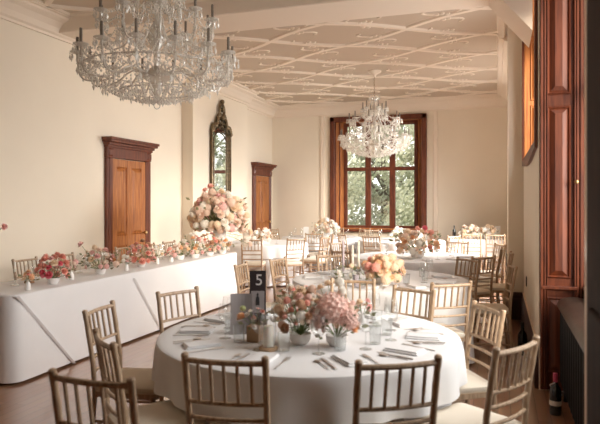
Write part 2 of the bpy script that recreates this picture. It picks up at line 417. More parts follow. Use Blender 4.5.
# ---- high window in the right wall with a deep wood-lined reveal
fr = MB(); yc = (HY0 + HY1) / 2; zc = (HZ0 + HZ1) / 2
for y in (HY0 - .02, HY1 + .02): fr.box((XR - .012, y, zc), (.03, .07, HZ1 - HZ0 + .1), bev=.006)
fr.box((XR - .012, yc, HZ1 + .03), (.03, HY1 - HY0 + .1, .07), bev=.006)
n = 16; arc = [(HY0 - .05 + (HY1 - HY0 + .1) * i / n, HZ0 - .02 - .07 * math.sin(PI * i / n)) for i in range(n + 1)]
for i in range(n):
    (ya, za), (yb_, zb) = arc[i], arc[i + 1]
    vs = [(x, y, z) for x in (XR - .028, XR + .004) for y, z in ((ya, za - .02), (yb_, zb - .02), (yb_, HZ0 + .012), (ya, HZ0 + .012))]
    fr.add(vs, [(0, 3, 2, 1), (4, 5, 6, 7), (0, 1, 5, 4), (2, 3, 7, 6), (0, 4, 7, 3), (1, 2, 6, 5)])
w2 = struct(fr.build('window_2', M['wood'], None))
lin = MB(); dX = XW - XR
lin.box(((XR + XW) / 2, HY1 - .012, zc), (dX, .024, HZ1 - HZ0)); lin.box(((XR + XW) / 2, HY0 + .012, zc), (dX, .024, HZ1 - HZ0))
lin.box(((XR + XW) / 2, yc, HZ0 + .012), (dX, HY1 - HY0 - .05, .024)); lin.box(((XR + XW) / 2, yc, HZ1 - .012), (dX, HY1 - HY0 - .05, .024))
lin.build('window_lining', M['wood_l'], w2)
for z0, z1 in ((HZ0 + .12, HZ0 + .72), (HZ0 + .78, HZ1 - .1)):
    p = MB(); raised(p, (.50, HY1 - .025, (z0 + z1) / 2), .22, z1 - z0, 'y', .02, .04); p.build('lining_panel', M['wood_l'], w2)
sf = MB()
for y in (HY0 + .06, (2 * HY0 + HY1) / 3, (HY0 + 2 * HY1) / 3, HY1 - .06): sf.box((XW + .04, y, zc), (.06, .07, HZ1 - HZ0 - .05), bev=.01)
for z in (HZ0 + .06, HZ1 - .06): sf.box((XW + .04, yc, z), (.056, HY1 - HY0 - .05, .07), bev=.01)
sf.build('window_frame', M['wood'], w2)

# ---- tall recess windows in the right wall (near one beside the radiator, one behind the camera)
def recess(name, y0, y1, far_panels):
    yc = (y0 + y1) / 2; f = MB(); Z = 3.72
    for y in (y0 + .06, y1 - .06, (2 * y0 + y1) / 3, (y0 + 2 * y1) / 3): f.box((XW + .05, y, 2.28), (.08, .1, 2.88), bev=.012)
    for z, h in ((.88, .1), (2.5, .09), (3.67, .1)): f.box((XW + .05, yc, z), (.076, y1 - y0, h), bev=.01)
    r = struct(f.build(name, M['wood'], None))
    MB().box((XW - .012, yc, .42), (.024, y1 - y0 - .02, .84)).build('window_apron', M['wood'], r)
    MB().box((XW - .05, yc, .86), (.18, y1 - y0 - .06, .04), bev=.01).build('window_sill', M['wood'], r)
    MB().box(((XR + XW) / 2, yc, Z - .015), (XW - XR, y1 - y0 - .02, .03)).build('window_head', M['wood'], r)
    return r
recess('window_3', NY0, NY1, True); recess('window_4', FY0, FY1, False)
# near right recess: panelled shutter on the far jamb, facing the room's near end
yS = NY1 - .012
sh = thing('window_shutter', 'tall red-brown panelled wooden shutter on the window reveal behind the black radiator', 'shutter', (.49, NY1 - .03, 0))
def loc(mb, nm, mt, par=sh, o=(.49, NY1 - .03, 0), sm=False):
    mb.v = [(x - o[0], y - o[1], z - o[2]) for x, y, z in mb.v]; return mb.build(nm, M[mt], par, sm)
loc(MB().box((.50, NY1 - .03, 1.86), (.33, .03, 3.68)), 'shutter_board', 'wood')
for z0, z1 in ((2.42, 3.45), (.93, 2.33)):
    p = MB(); raised(p, (.465, NY1 - .047, (z0 + z1) / 2), .185, z1 - z0, 'y', .03, .05); loc(p, 'raised_panel', 'wood')
p = MB(); raised(p, (.465, NY1 - .047, .47), .185, .62, 'y', .02, .05); loc(p, 'plinth_panel', 'wood')
loc(MB().box((.47, NY1 - .055, .855), (.27, .05, .03), bev=.006), 'plinth_rail', 'wood')
p = MB()
for x, w in ((.338, .022), (.362, .014), (.378, .006), (.585, .012), (.605, .02), (.632, .02)): p.box((x, NY1 - .055, 1.86), (w, .035, 3.67), bev=.004)
loc(p, 'edge_moulding', 'wood')
p = MB(); p.tube([(.592, NY1 - .06, 1.71), (.592, NY1 - .10, 1.71)], .008); p.ball((.592, NY1 - .11, 1.71), .018, 10, 8); loc(p, 'knob', 'brass', sm=True)
# near jamb seen edge on at the right border of the view
M['wood_d2'] = wood('very_dark_wood', (.020, .008, .006), (.04, .016, .011), .75, coat=0); M['wood_d2'].node_tree.nodes['Principled BSDF'].inputs['Specular IOR Level'].default_value = .15
nj = thing('window_shutter', 'dark wooden shutter leaf with tan edge at the extreme right', 'shutter', (.34, 2.45, 0))
def loc2(mb, nm, mt): mb.v = [(x - .34, y - 2.45, z) for x, y, z in mb.v]; return mb.build(nm, M[mt], nj)
loc2(MB().box((XR - .008, 2.37, 1.86), (.016, .09, 3.72), bev=.004), 'front_edge', 'wood_edge')
p = MB(); p.box((XR - .01, 1.82, 1.86), (.02, 1.0, 3.72))
loc2(p, 'leaf_board', 'wood_d2')
p = MB()
for z0, z1 in ((.2, 1.2), (1.3, 2.4), (2.5, 3.5)): p.box((XR - .026, 1.82, (z0 + z1) / 2), (.02, .7, z1 - z0), bev=.008)
loc2(p, 'leaf_moulding', 'wood_d2')

# ---- black column radiator
rad = thing('radiator', 'long black cast-iron column radiator below the window at the right edge', 'radiator', (.57, 3.85, 0))
nsec = 22; RY = 2.56; st = (5.13 - RY) / nsec
def section():
    m = MB(); n = 10
    for dx in (-.07, 0, .07):
        m.tube([(dx, 0, .10), (dx, 0, .13), (dx, 0, .70), (dx, 0, .735)], [.02, .036, .036, .022], 10)
    m.tube([(-.085, 0, .12), (.085, 0, .12)], .026, 8); m.tube([(-.085, 0, .70), (.085, 0, .70)], .026, 8); m.tube([(0, -st / 2, .12), (0, st / 2, .12)], .02, 8); m.tube([(0, -st / 2, .69), (0, st / 2, .69)], .02, 8)
    return m.mesh('radiator_section', M['rad'], True)
sm_ = section()
for i in range(nsec): link('radiator_section', sm_, rad, (0, RY + st * (i + .5) - 3.85, 0))
m = MB(); L_ = 5.13 - RY; seg = 10; vs = []
for y in (RY - 3.85, RY + .03 - 3.85, 5.10 - 3.85, 5.13 - 3.85):
    k = .8 if y in (RY - 3.85, 5.13 - 3.85) else 1
    for i in range(seg + 1):
        a = PI * i / seg; vs.append((-.125 * math.cos(a) * (k ** .5), y, .725 + .075 * (math.sin(a) ** .7 if math.sin(a) > 0 else 0) * k))
q = seg + 1
fs = [(r * q + i, r * q + i + 1, (r + 1) * q + i + 1, (r + 1) * q + i) for r in range(3) for i in range(seg)] + [tuple(range(q)), tuple(range(3 * q, 4 * q))[::-1]]
fs += [(r * q, (r + 1) * q, (r + 1) * q + seg, r * q + seg) for r in range(3)]
m.add(vs, fs); m.build('radiator_cap', M['radtop'], rad, True)
for y in (2.75, 3.9, 5.0):
    m = MB(); m.tube([(-.07, y - 3.85, 0), (-.07, y - 3.85, .1)], [.02, .014]); m.tube([(.07, y - 3.85, 0), (.07, y - 3.85, .1)], [.02, .014]); m.build('foot', M['rad'], rad, True)

# ---- mirror on the chimney breast
MX, MYc = XL + .235, 10.85
mir = thing('wall_mirror', 'tall narrow mirror with ornate antique gilt frame and crest above the urn of flowers', 'mirror', (MX, MYc, 1.2))
hw, z1 = .42, 2.05
def arch(r, z0, zt, n=14): return [(-r, z0)] + [(-r * math.cos(PI * i / n), zt + r * .55 * math.sin(PI * i / n)) for i in range(n + 1)] + [(r, z0)]
m = MB(); a = arch(hw, 0, 1.72)
m.tube([(.035, y, z) for y, z in a] + [(.035, -hw, 0)], .03, 8); m.build('outer_frame', M['mirrorframe'], mir, True)
m = MB(); a = arch(hw - .085, .08, 1.58)
m.tube([(.04, y, z) for y, z in a] + [(.04, -hw + .085, .08)], .014, 8); m.build('inner_frame', M['mirrorframe'], mir, True)
m = MB(); a = arch(hw - .01, .0, 1.72); n = len(a); m.add([(.012, y, z) for y, z in a], [tuple(range(n))]); m.add([(.002, y, z) for y, z in a], [tuple(range(n))[::-1]]); m.build('mirror_glass', M['mirror'], mir)
m = MB()
for s in (-1, 1):
    for k in range(16):
        t = k / 15; m.ball((.05, s * (.42 - .34 * t), 1.76 + .34 * t + .05 * math.sin(9 * t)), .05 - .012 * t, 6, 5)
    m.tube([(.05, s * (.12 + .13 * math.cos(q)), 1.96 + .12 * math.sin(q)) for q in [i * PI / 5 for i in range(9)]], .018, 6)
    m.tube([(.05, s * (.31 + .09 * math.cos(q)), 1.84 + .07 * math.sin(q)) for q in [i * PI / 5 for i in range(9)]], .016, 6)
m.tube([(.05, .11 * math.cos(q), 2.20 + .13 * math.sin(q)) for q in [i * PI / 8 for i in range(17)]], .03, 6)
m.ball((.06, 0, 2.06), .07, 8, 6); m.ball((.06, 0, 2.22), .05, 8, 6); m.ball((.06, 0, 2.38), .05, 8, 6)
m.build('crest', M['mirrorframe'], mir, True)

# framed picture seen edge-on on the far right wall
pf = thing('picture_frame', 'dark wooden frame seen edge-on on the far right wall by the corner', 'frame', (XR, 12.9, 1.0))
MB().box((-.03, 0, .65), (.06, .8, 1.15), bev=.01).build('frame_board', M['wood_d'], pf)
MB().box((-.06, 0, 1.28), (.12, .95, .10), bev=.02).build('frame_cornice', M['wood'], pf)
m = MB().box((-.005, 0, 0), (.01, .07, .11), bev=.002); o = m.build('light_switch', M['ink'], None); o.location = (XR, 7.4, .62); tag(o, 'small dark socket plate low on the right wall above the skirting', 'socket')

# ------------------------------------------------------------------ chandeliers
def chandelier(label, x, y, seed):
    rnd = random.Random(seed)
    c = thing('chandelier', label, 'chandelier', (x, y, ZC), 0, 'crystal chandeliers')
    def B(m, n, mt, p=c, sm=True): return m.build(n, M[mt], p, sm)
    m = MB(); m.lathe([(.0, 0), (.13, 0), (.13, -.02), (.09, -.045), (.04, -.07), (.02, -.11), (0, -.11)], 16); B(m, 'ceiling_rose', 'plaster')
    m = MB()
    for k in range(11):
        z = -.12 - k * .034
        m.tube([(.012 * math.cos(q) if k % 2 else 0, 0 if k % 2 else .012 * math.cos(q), z + .02 * math.sin(q)) for q in [i * PI / 4 for i in range(9)]], .0035, 5)
    B(m, 'chain', 'gilt')
    m = MB(); m.lathe([(.0, -.48), (.05, -.49), (.09, -.52), (.03, -.55), (.02, -.62), (.05, -.68), (.06, -.74), (.02, -.80), (.02, -.92), (.07, -1.0), (.08, -1.08), (.03, -1.16), (.025, -1.3), (.10, -1.36), (.13, -1.40), (.05, -1.45), (.04, -1.52), (.02, -1.56), (0, -1.58)], 14); B(m, 'stem', 'crystal_arm')
    for z in (-.70, -.98, -1.34):
        m = MB(); m.lathe([(.0, z + .03), (.03, z + .025), (.04, z), (.03, z - .03), (0, z - .035)], 10); B(m, 'metal_collar', 'gilt')
    bead = lambda mm, p, s=1: mm.octa(p, .011 * s, .013 * s)
    def strand(p, q, sag, n, nm='crystal_strand', s=1.0):
        mm = MB(); p = Vector(p); q = Vector(q)
        for i in range(n + 1):
            t = i / n; v = p.lerp(q, t); v.z -= sag * 4 * t * (1 - t)
            bead(mm, v, s * rnd.uniform(.75, 1.15))
        return tag(B(mm, nm, 'crystal', sm=False), kind='stuff')
    def arms(n, R, zt, zh, off, dip, sc=1):
        tips = []
        for k in range(n):
            a = 2 * PI * k / n + off; ca, sa = math.cos(a), math.sin(a)
            pts = [(.05, zh), (.05 + .30 * (R - .05), zh + .05), (.05 + .55 * (R - .05), zh - dip * .6), (.05 + .8 * (R - .05), zh - dip), (R * .96, zh - dip * .55), (R, zt - .03), (R, zt)]
            # smooth with Catmull-Rom
            sp = []
            for i in range(len(pts) - 1):
                p0, p1, p2, p3 = [Vector(pts[max(0, min(len(pts) - 1, i + d))]) for d in (-1, 0, 1, 2)]
                for t in (0, .33, .66):
                    sp.append(.5 * ((2 * p1) + (p2 - p0) * t + (2 * p0 - 5 * p1 + 4 * p2 - p3) * t * t + (3 * p1 - 3 * p2 + p3 - p0) * t ** 3))
            sp.append(Vector(pts[-1]))
            m = MB(); m.tube([(p.x * ca, p.x * sa, p.y) for p in sp], .008 * sc, 6); arm = B(m, 'arm', 'crystal_arm')
            m = MB(); cx, cy = R * ca, R * sa
            m.lathe([(.012, 0), (.05 * sc, .012), (.062 * sc, .022), (.05 * sc, .018), (.014, .006)], 12, (cx, cy, zt)); B(m, 'drip_pan', 'crystal', arm)
            m = MB(); m.lathe([(.012, .01), (.018, .02), (.02, .035), (.0115, .04), (.0115, .140), (.009, .144), (0, .144)], 8, (cx, cy, zt)); B(m, 'candle_tube', 'candle_sleeve', arm)
            m = MB()
            for j in range(8):
                b_ = 2 * PI * j / 8; px, py = cx + .057 * sc * math.cos(b_), cy + .057 * sc * math.sin(b_)
                m.octa((px, py, zt + .005), .007, .009); m.octa((px, py, zt - .03), .011, .026)
            tag(B(m, 'crystal_fringe', 'crystal', arm, False), kind='stuff')
            m = MB(); m.octa((cx, cy, zt - .13), .016, .04); m.octa((cx, cy, zt - .075), .011, .013); m.octa((cx*.8, cy*.8, zh - dip - .05), .014, .034); tag(B(m, 'crystal_drop', 'crystal', arm, False), kind='stuff')
            tips.append((cx, cy, zt + .01))
        return tips
    T1 = arms(14, .635, -1.24, -1.38, .1, .07); T2 = arms(10, .47, -.93, -1.08, .3, .08, .9); T3 = arms(6, .22, -.72, -.80, 0, .04, .7)
    for T, sag in ((T1, .11), (T2, .10), (T3, .06)):
        for i in range(len(T)): strand(T[i], T[(i + 1) % len(T)], sag, 15, s=.9); strand(T[i], T[(i + 2) % len(T)], sag * 1.8, 20, s=.8)
    for i, t in enumerate(T1):
        a = math.atan2(t[1], t[0]); strand(t, (.06 * math.cos(a), .06 * math.sin(a), -.74), .16, 26); strand(t, (.10 * math.cos(a + .3), .10 * math.sin(a + .3), -1.10), .12, 20); strand(t, (.58 * math.cos(a + .2), .58 * math.sin(a + .2), -1.34), .04, 6)
    for i, t in enumerate(T2):
        a = math.atan2(t[1], t[0]); strand(t, (.04 * math.cos(a), .04 * math.sin(a), -.54), .10, 20)
    # basket of strands and drops underneath
    for k in range(32):
        a = 2 * PI * k / 32; strand((.60 * math.cos(a), .60 * math.sin(a), -1.34), (.30 * math.cos(a), .26 * math.sin(a), -1.56), .04, 12, 'basket_strand', 1.1)
    for k in range(16):
        a = 2 * PI * k / 16; strand((.30 * math.cos(a), .30 * math.sin(a), -1.53), (.04 * math.cos(a), .04 * math.sin(a), -1.60), .03, 8, 'basket_strand', 1.1)
        strand((.60 * math.cos(a), .60 * math.sin(a), -1.34), (.60 * math.cos(a + PI / 8), .60 * math.sin(a + PI / 8), -1.34), .07, 9, 'basket_swag', 1.0)
    m = MB()
    for R, z, n in ((.60, -1.36, 56), (.52, -1.42, 50), (.42, -1.48, 42), (.30, -1.53, 32), (.15, -1.54, 18)):
        for k in range(n):
            a = 2 * PI * k / n; m.octa((R * math.cos(a), R * math.sin(a), z - .03 + rnd.uniform(-.03, .02)), .009, .024); m.octa((R * math.cos(a), R * math.sin(a), z + .015), .01, .012)
    tag(B(m, 'basket_fringe', 'crystal', sm=False), kind='stuff')
    for t in T1 + T2: strand((t[0], t[1], t[2] - .02), (t[0] * .93, t[1] * .93, t[2] - .22), .0, 9, 'tassel')
    for R, z in ((.60, -1.335), (.30, -1.52)):
        m = MB(); m.tube([(R * math.cos(q), R * math.sin(q), z) for q in [i * PI / 16 for i in range(33)]], .006, 5); B(m, 'basket_ring', 'crystal_arm')
    m = MB(); m.ball((0, 0, -1.58), .035, 10, 8); m.tube([(.03 * math.cos(q), 0, -1.635 + .03 * math.sin(q)) for q in [i * PI / 6 for i in range(13)]], .004, 5); B(m, 'finial', 'crystal')
    # upper sprays of long drops
    m = MB()
    for R, z, n in ((.10, -.52, 14), (.20, -.86, 20), (.33, -1.12, 30)):
        for k in range(n):
            a = 2 * PI * k / n; m.octa((R * math.cos(a), R * math.sin(a), z), .012, .04); m.octa((R * math.cos(a), R * math.sin(a), z + .06), .010, .012)
    tag(B(m, 'upper_fringe', 'crystal', sm=False), kind='stuff')
    return c
chandelier('large crystal chandelier hanging nearest, cut off by the top of the photo', -2.73, 4.34, 1)
chandelier('crystal chandelier hanging on a chain in front of the back window', -2.19, 10.9, 2)

# ------------------------------------------------------------------ chiavari chairs
CHM = {}
def ringed(p, q, r, n=9, k=3):
    """bamboo-jointed stick between p and q"""
    p = Vector(p); q = Vector(q); path = []; rs = []
    ts = [0]
    for i in range(1, k + 1):
        t = i / (k + 1); ts += [t - .012, t, t + .012]
    ts.append(1)
    for i, t in enumerate(ts):
        path.append(p.lerp(q, t)); rs.append(r * (1.28 if (i % 3 == 2 and 0 < i < len(ts) - 1) else 1))
    return path, rs
def post_path(s):
    pts = [(s * .175, -.225, 0), (s * .172, -.205, .2), (s * .170, -.190, .42), (s * .171, -.200, .60), (s * .173, -.228, .78), (s * .174, -.250, .905)]
    out = []; rs = []
    for i in range(len(pts) - 1):
        a, b_ = Vector(pts[i]), Vector(pts[i + 1])
        out += [a, a.lerp(b_, .5)]; rs += [.0155, .014]
    out += [Vector(pts[-1]), Vector(pts[-1]) + Vector((0, -.002, .006)), Vector(pts[-1]) + Vector((0, -.003, .012))]; rs += [.0165, .0165, .010]
    return out, rs
def backy(z):
    pts = [(-.190, .42), (-.200, .60), (-.228, .78), (-.250, .905)]
    for (a, za), (b_, zb) in zip(pts, pts[1:]):
        if z <= zb: return a + (b_ - a) * (z - za) / (zb - za)
    return pts[-1][0]
def chair_meshes():
    P = []
    for s in (-1, 1):
        path, rs = post_path(s); P.append(('back_post', MB().tube(path, rs, 10), 'chair'))
        path, rs = ringed((s * .195, .19, 0), (s * .188, .175, .43), .0145); P.append(('leg', MB().tube(path, rs, 10), 'chair'))
    def rail(z, r, bow): 
        y = backy(z); return MB().tube([(-.172 + .344 * i / 8, y - bow * math.sin(PI * i / 8), z) for i in range(9)], r, 8)
    P.append(('top_rail', rail(.885, .0125, .022), 'chair'))
    for z in (.705, .635, .555): P.append(('cross_rail', rail(z, .0095, .020), 'chair'))
    for k in range(5):
        x = -.172 + .344 * (k + 1) / 6; bw = .021 * math.sin(PI * (k + 1) / 6)
        path, rs = ringed((x, backy(.705) - bw, .705), (x, backy(.885) - bw, .885), .0078, k=2); P.append(('spindle', MB().tube(path, rs, 7), 'chair'))
    m = MB()
    ol = []
    for (cx, cy, a0) in ((.165, .165, 0), (-.165, .165, 90), (-.15, -.165, 180), (.15, -.165, 270)):
        for d in (0, 30, 60, 90):
            a = math.radians(a0 + d); ol.append((cx + .035 * math.cos(a), cy + .035 * math.sin(a)))
    m.prism(ol, .415, .447); P.append(('seat_frame', m, 'chair'))
    m = MB(); n = len(ol); vs = []
    for f, z in ((.97, .447), (1.0, .462), (.99, .478), (.90, .490), (.55, .496)):
        vs += [(x * f, y * f, z) for x, y in ol]
    fs = [(r * n + k, r * n + (k + 1) % n, (r + 1) * n + (k + 1) % n, (r + 1) * n + k) for r in range(4) for k in range(n)] + [tuple(4 * n + k for k in range(n)), tuple(range(n))[::-1]]
    m.add(vs, fs); P.append(('seat_cushion', m, 'cushion'))
    for s in (-1, 1):
        for z in (.14, .27):
            path, rs = ringed((s * .174, -.212, z), (s * .193, .187, z), .0085, k=2); P.append(('stretcher', MB().tube(path, rs, 7), 'chair'))
    for z in (.18, .30):
        path, rs = ringed((-.192, .184, z), (.192, .184, z), .0085, k=2); P.append(('stretcher', MB().tube(path, rs, 7), 'chair'))
    P.append(('stretcher', MB().tube([(-.173, -.205, .22), (.173, -.205, .22)], .0085, 7), 'chair'))
    return P
chair_near = [(n, m.mesh(n, M[mt], True), 0) for n, m, mt in chair_meshes()]
def merge(names, nm, mt):
    b_ = MB()
    for n, m, _ in chair_meshes():
        if n in names: b_.add(m.v, m.f)
    return (nm, b_.mesh(nm, M[mt], True), 0)
chair_far = [merge(('back_post', 'top_rail', 'cross_rail', 'spindle'), 'backrest', 'chair'), merge(('leg', 'stretcher', 'seat_frame'), 'seat_frame', 'chair'), merge(('seat_cushion',), 'seat_cushion', 'cushion')]
protos = {}
ALL = []      # footprint list
def chair(bx, by, deg, label, group, near=True):
    """back centre at bx,by ; facing direction deg (0 = +X, 90 = +Y)"""
    f = math.radians(deg); ox, oy = bx + .235 * math.cos(f), by + .235 * math.sin(f)
    rz = f - PI / 2
    if near not in protos:
        r = thing('chiavari_chair', label, 'chair', (ox, oy, 0), rz, group)
        for n, me, _ in (chair_near if near else chair_far): link(n, me, r)
        bpy.context.view_layer.update(); protos[near] = remember(r)
    else:
        r = copy_tree(protos[near]); r.location = (ox, oy, 0); r.rotation_euler = (0, 0, rz); tag(r, label, 'chair', group)
    ALL.append((ox, oy, deg)); return r

# camera frame helpers for ordering labels by where things appear, left to right
YAW = math.atan(198 / 590)
def px(x, y):
    s, c = math.sin(YAW), math.cos(YAW); d = y * c - x * s
    return 300 + 590 * (x * c + y * s) / d
ORD = ['leftmost', 'second from left', 'third from left', 'fourth from left', 'fifth from left', 'sixth from left', 'seventh from left', 'eighth from left', 'ninth from left', 'tenth from left', 'eleventh from left', 'twelfth from left', 'thirteenth from left', 'fourteenth from left', 'fifteenth from left', 'sixteenth from left']
def ordinal(items, fmt):
    """items: list of (x, y); returns labels in the same order"""
    o = sorted(range(len(items)), key=lambda i: px(*items[i])); lab = [None] * len(items)
    for k, i in enumerate(o):
        w = ORD[k] if k < len(ORD) else ORD[len(items) - 1 - k].replace('left', 'right')
        if k == len(items) - 1 and k > 0: w = 'rightmost'
        lab[i] = fmt.replace('{o}', w)
    return lab
def toward(bx, by, cx, cy): return math.degrees(math.atan2(cy - by, cx - bx))

T = {'near': (-1.09, 3.41), 'second': (-1.16, 6.05), 'third': (-1.14, 8.70), 'left': (-4.40, 10.75), 'backleft': (-3.80, 12.85), 'backmid': (-1.92, 12.35), 'backright': None}
# near table
c = T['near']
near_list = [
    (-1.08, 2.24, 98, 'wooden chiavari chair with its back to us, left of the bottom pair'),
    (-.39, 2.42, 122, 'wooden chiavari chair with its back to us, right of the bottom pair'),
    (-1.43, 1.84, 90, 'brown wooden chiavari chair cropped by the bottom left of the photo'),
    (-1.77, 2.38, 50, 'wooden chiavari chair left of the near table, second row from the bottom'),
    (-2.31, 3.05, 10, 'wooden chiavari chair seen sideways behind the left one of the near table'),
    (-2.20, 3.79, -22, 'chiavari chair between the near table and the long white-clothed table'),
    (-1.14, 4.77, 280, 'slim brown chiavari chair back just behind the pink centrepiece'),
    (-.60, 4.42, 243, 'slim brown chiavari chair back right of the wine glasses on the near table'),
    (-.07, 3.80, 210, 'sunlit pale chiavari chair right of the near table, second from the bottom'),
    (.07, 2.87, 149, 'largest chiavari chair at the bottom right, turned sideways near the radiator'),
]
for bx, by, dg, lb in near_list: chair(bx, by, dg, lb, 'chiavari chairs around the near round table')
# second table
c = T['second']
sec = [(-.36, 4.86, 126, 'chiavari chair with an ivory seat at the right between the two front tables'),
       (-2.52, 5.62, 5, 'pale chiavari chair seen edge-on left of the small dark number sign'),
       (-2.36, 6.28, -8, 'pale chiavari chair just right of the small dark number sign'),
       (-1.93, 6.92, -48, 'cream chiavari chair behind the left rim of the second round table'),
       (-1.96, 7.56, 57, 'chiavari chair just behind the tall candles, between the second and third tables'),
       (-.33, 6.95, -135, 'tan chiavari chair behind the right rim of the second round table'),
       (.13, 6.35, 188, 'pale chiavari chair seen edge-on between second table and right wall')]
for bx, by, dg, lb in sec: chair(bx, by, dg, lb, 'chiavari chairs around the second round table')
# third table
thr = [(-.17, 7.32, 135, 'brown chiavari chair, nearest of the dark cluster right of the third table'),
       (.03, 8.62, 178, 'brown chiavari chair in the middle of the cluster right of the third table'),
       (.02, 9.50, 205, 'small brown chiavari chair furthest back in the right-hand cluster'),
       (.15, 7.95, 182, 'brown chiavari chair seen edge-on against the right wall'),
       (-.62, 9.88, 250, 'chiavari chair behind the grey-clothed third round table'),
       (-1.35, 10.02, 275, 'chiavari chair behind the tall flowers of the third round table'),
       (-2.44, 9.1, -15, 'chiavari chair at the left rim of the third round table')]
for bx, by, dg, lb in thr: chair(bx, by, dg, lb, 'chiavari chairs around the third round table')
# far tables
def around(key, angs, R, fmt, group):
    cx, cy = T[key]; pos = [(cx + R * math.cos(math.radians(a)), cy + R * math.sin(math.radians(a))) for a in angs]
    for (x, y), l, a in zip(pos, ordinal(pos, fmt), angs): chair(x, y, a + 180, l, group, False)
around('left', (-75, -42, -10, 18), 1.38, 'pale chiavari chair, {o} around the round table behind the flower urn', 'chairs around the table behind the urn')
around('backleft', (-125, -80, 55, 90, 165), 1.32, 'pale chiavari chair, {o} around the round table left of the back window', 'chairs around the back left table')
around('backmid', (-140, -105, -70, -35, 70, 98, 128), 1.36, 'pale chiavari chair, {o} around the round table beneath the back window', 'chairs around the table beneath the window')
pos = [(-5.09, 4.75 + .62 * i) for i in range(7)]
for (x, y), l in zip(pos, ordinal(pos, 'white-looking chiavari chair, {o} behind the long white table by the wall')): chair(x, y, 0, l, 'chairs behind the long table')
pos = [(-.50, 12.38), (-.05, 12.38)]
for (x, y), l in zip(pos, ordinal(pos, 'pale chiavari chair, {o} of the two before the back right white table')): chair(x, y, 90, l, 'chairs at the back right table', False)

# ------------------------------------------------------------------ tables and cloths
def cloth_round(key, label, R=.9, indents=(), folds=15, seed=0):
    cx, cy = T[key]; rnd = random.Random(seed); n = 176; m = MB(); vs = []; TZ = .755
    ph = [rnd.uniform(0, 6.28) for _ in range(5)]
    rows = [(0.0, TZ + .004), (.5, TZ + .004), (.92, TZ + .004), (.975, TZ + .003), (.995, TZ - .004), (1.0, TZ - .016)]
    zs = [.70, .64, .58, .522, .497, .43, .38, .28, .18, .09, .022]
    # where a chair is pushed in, the drop is pressed back under the table
    raw = []
    for k in range(n):
        a = 2 * PI * k / n; r = R + .045
        while r > .3:
            x, y = cx + r * math.cos(a), cy + r * math.sin(a); hit = False
            for ox, oy, dg in ALL:
                if abs(ox - x) > .5 or abs(oy - y) > .5: continue
                f = math.radians(dg); ly = (x - ox) * math.cos(f) + (y - oy) * math.sin(f); lx = -(x - ox) * math.sin(f) + (y - oy) * math.cos(f)
                if abs(lx) < .226 and -.23 < ly < .235: hit = True; break
            if not hit: break
            r -= .01
        raw.append(R + .045 - r)
    wide = [max(raw[(k + j) % n] for j in range(-2, 3)) for k in range(n)]
    dents = [sum(wide[(k + j) % n] for j in range(-2, 3)) / 5 if raw[k] == 0 else max(wide[k], 0) for k in range(n)]
    for f, z in rows[1:]: vs += [(f * R * math.cos(2 * PI * k / n), f * R * math.sin(2 * PI * k / n), z) for k in range(n)]
    for z in zs:
        t = (TZ - z) / TZ
        for k in range(n):
            a = 2 * PI * k / n
            w = math.sin(folds * a + 1.4 * math.sin(3 * a + ph[0]) + ph[1]) + .45 * math.sin(folds * 1.7 // 1 * a + ph[2]); w = w / 1.3
            sharp = abs(w) ** .8 * (1 if w > 0 else -1)
            r = R + (.02 * t + .052 * t ** .7 * sharp)
            r -= dents[k] * max(0, min(1, (.522 - z) / .024))
            vs.append((r * math.cos(a), r * math.sin(a), z))
    nr = len(rows) - 1 + len(zs)
    fs = [(r * n + k, (r + 1) * n + k, (r + 1) * n + (k + 1) % n, r * n + (k + 1) % n) for r in range(nr - 1) for k in range(n)]
    c0 = len(vs); vs.append((0, 0, TZ + .004)); fs += [(c0, k, (k + 1) % n) for k in range(n)]
    m.add(vs, fs); o = m.build('tablecloth', M['cloth'], None, True); o.location = (cx, cy, 0)
    return tag(o, label, 'tablecloth', 'white tablecloths on the round tables')
def round_table(key, label):
    cx, cy = T[key]; t = thing('round_table', label, 'table', (cx, cy, 0), 0, 'round tables')
    m = MB(); m.lathe([(0, .73), (.885, .73), (.89, .735), (.89, .75), (.885, .754), (0, .754)], 40); m.build('tabletop', M['kraft'], t)
    for k in range(4):
        a = PI / 4 + k * PI / 2; m = MB(); m.tube([(.45 * math.cos(a), .45 * math.sin(a), 0), (.45 * math.cos(a), .45 * math.sin(a), .73)], .016, 8); m.build('leg', M['gilt'], t)
cloth_round('near', 'floor-length white cloth on the nearest round table', seed=1)
cloth_round('second', 'floor-length white cloth on the second round table from the front', seed=2)
cloth_round('third', 'grey-white cloth on the third round table, under the tall mixed flowers', seed=3)
cloth_round('left', 'bright white cloth on the round table behind the flower urn', seed=4)
cloth_round('backleft', 'greyish floor-length cloth on the round table left of the back window', seed=5)
cloth_round('backmid', 'white cloth on the round table beneath the back window', seed=6)

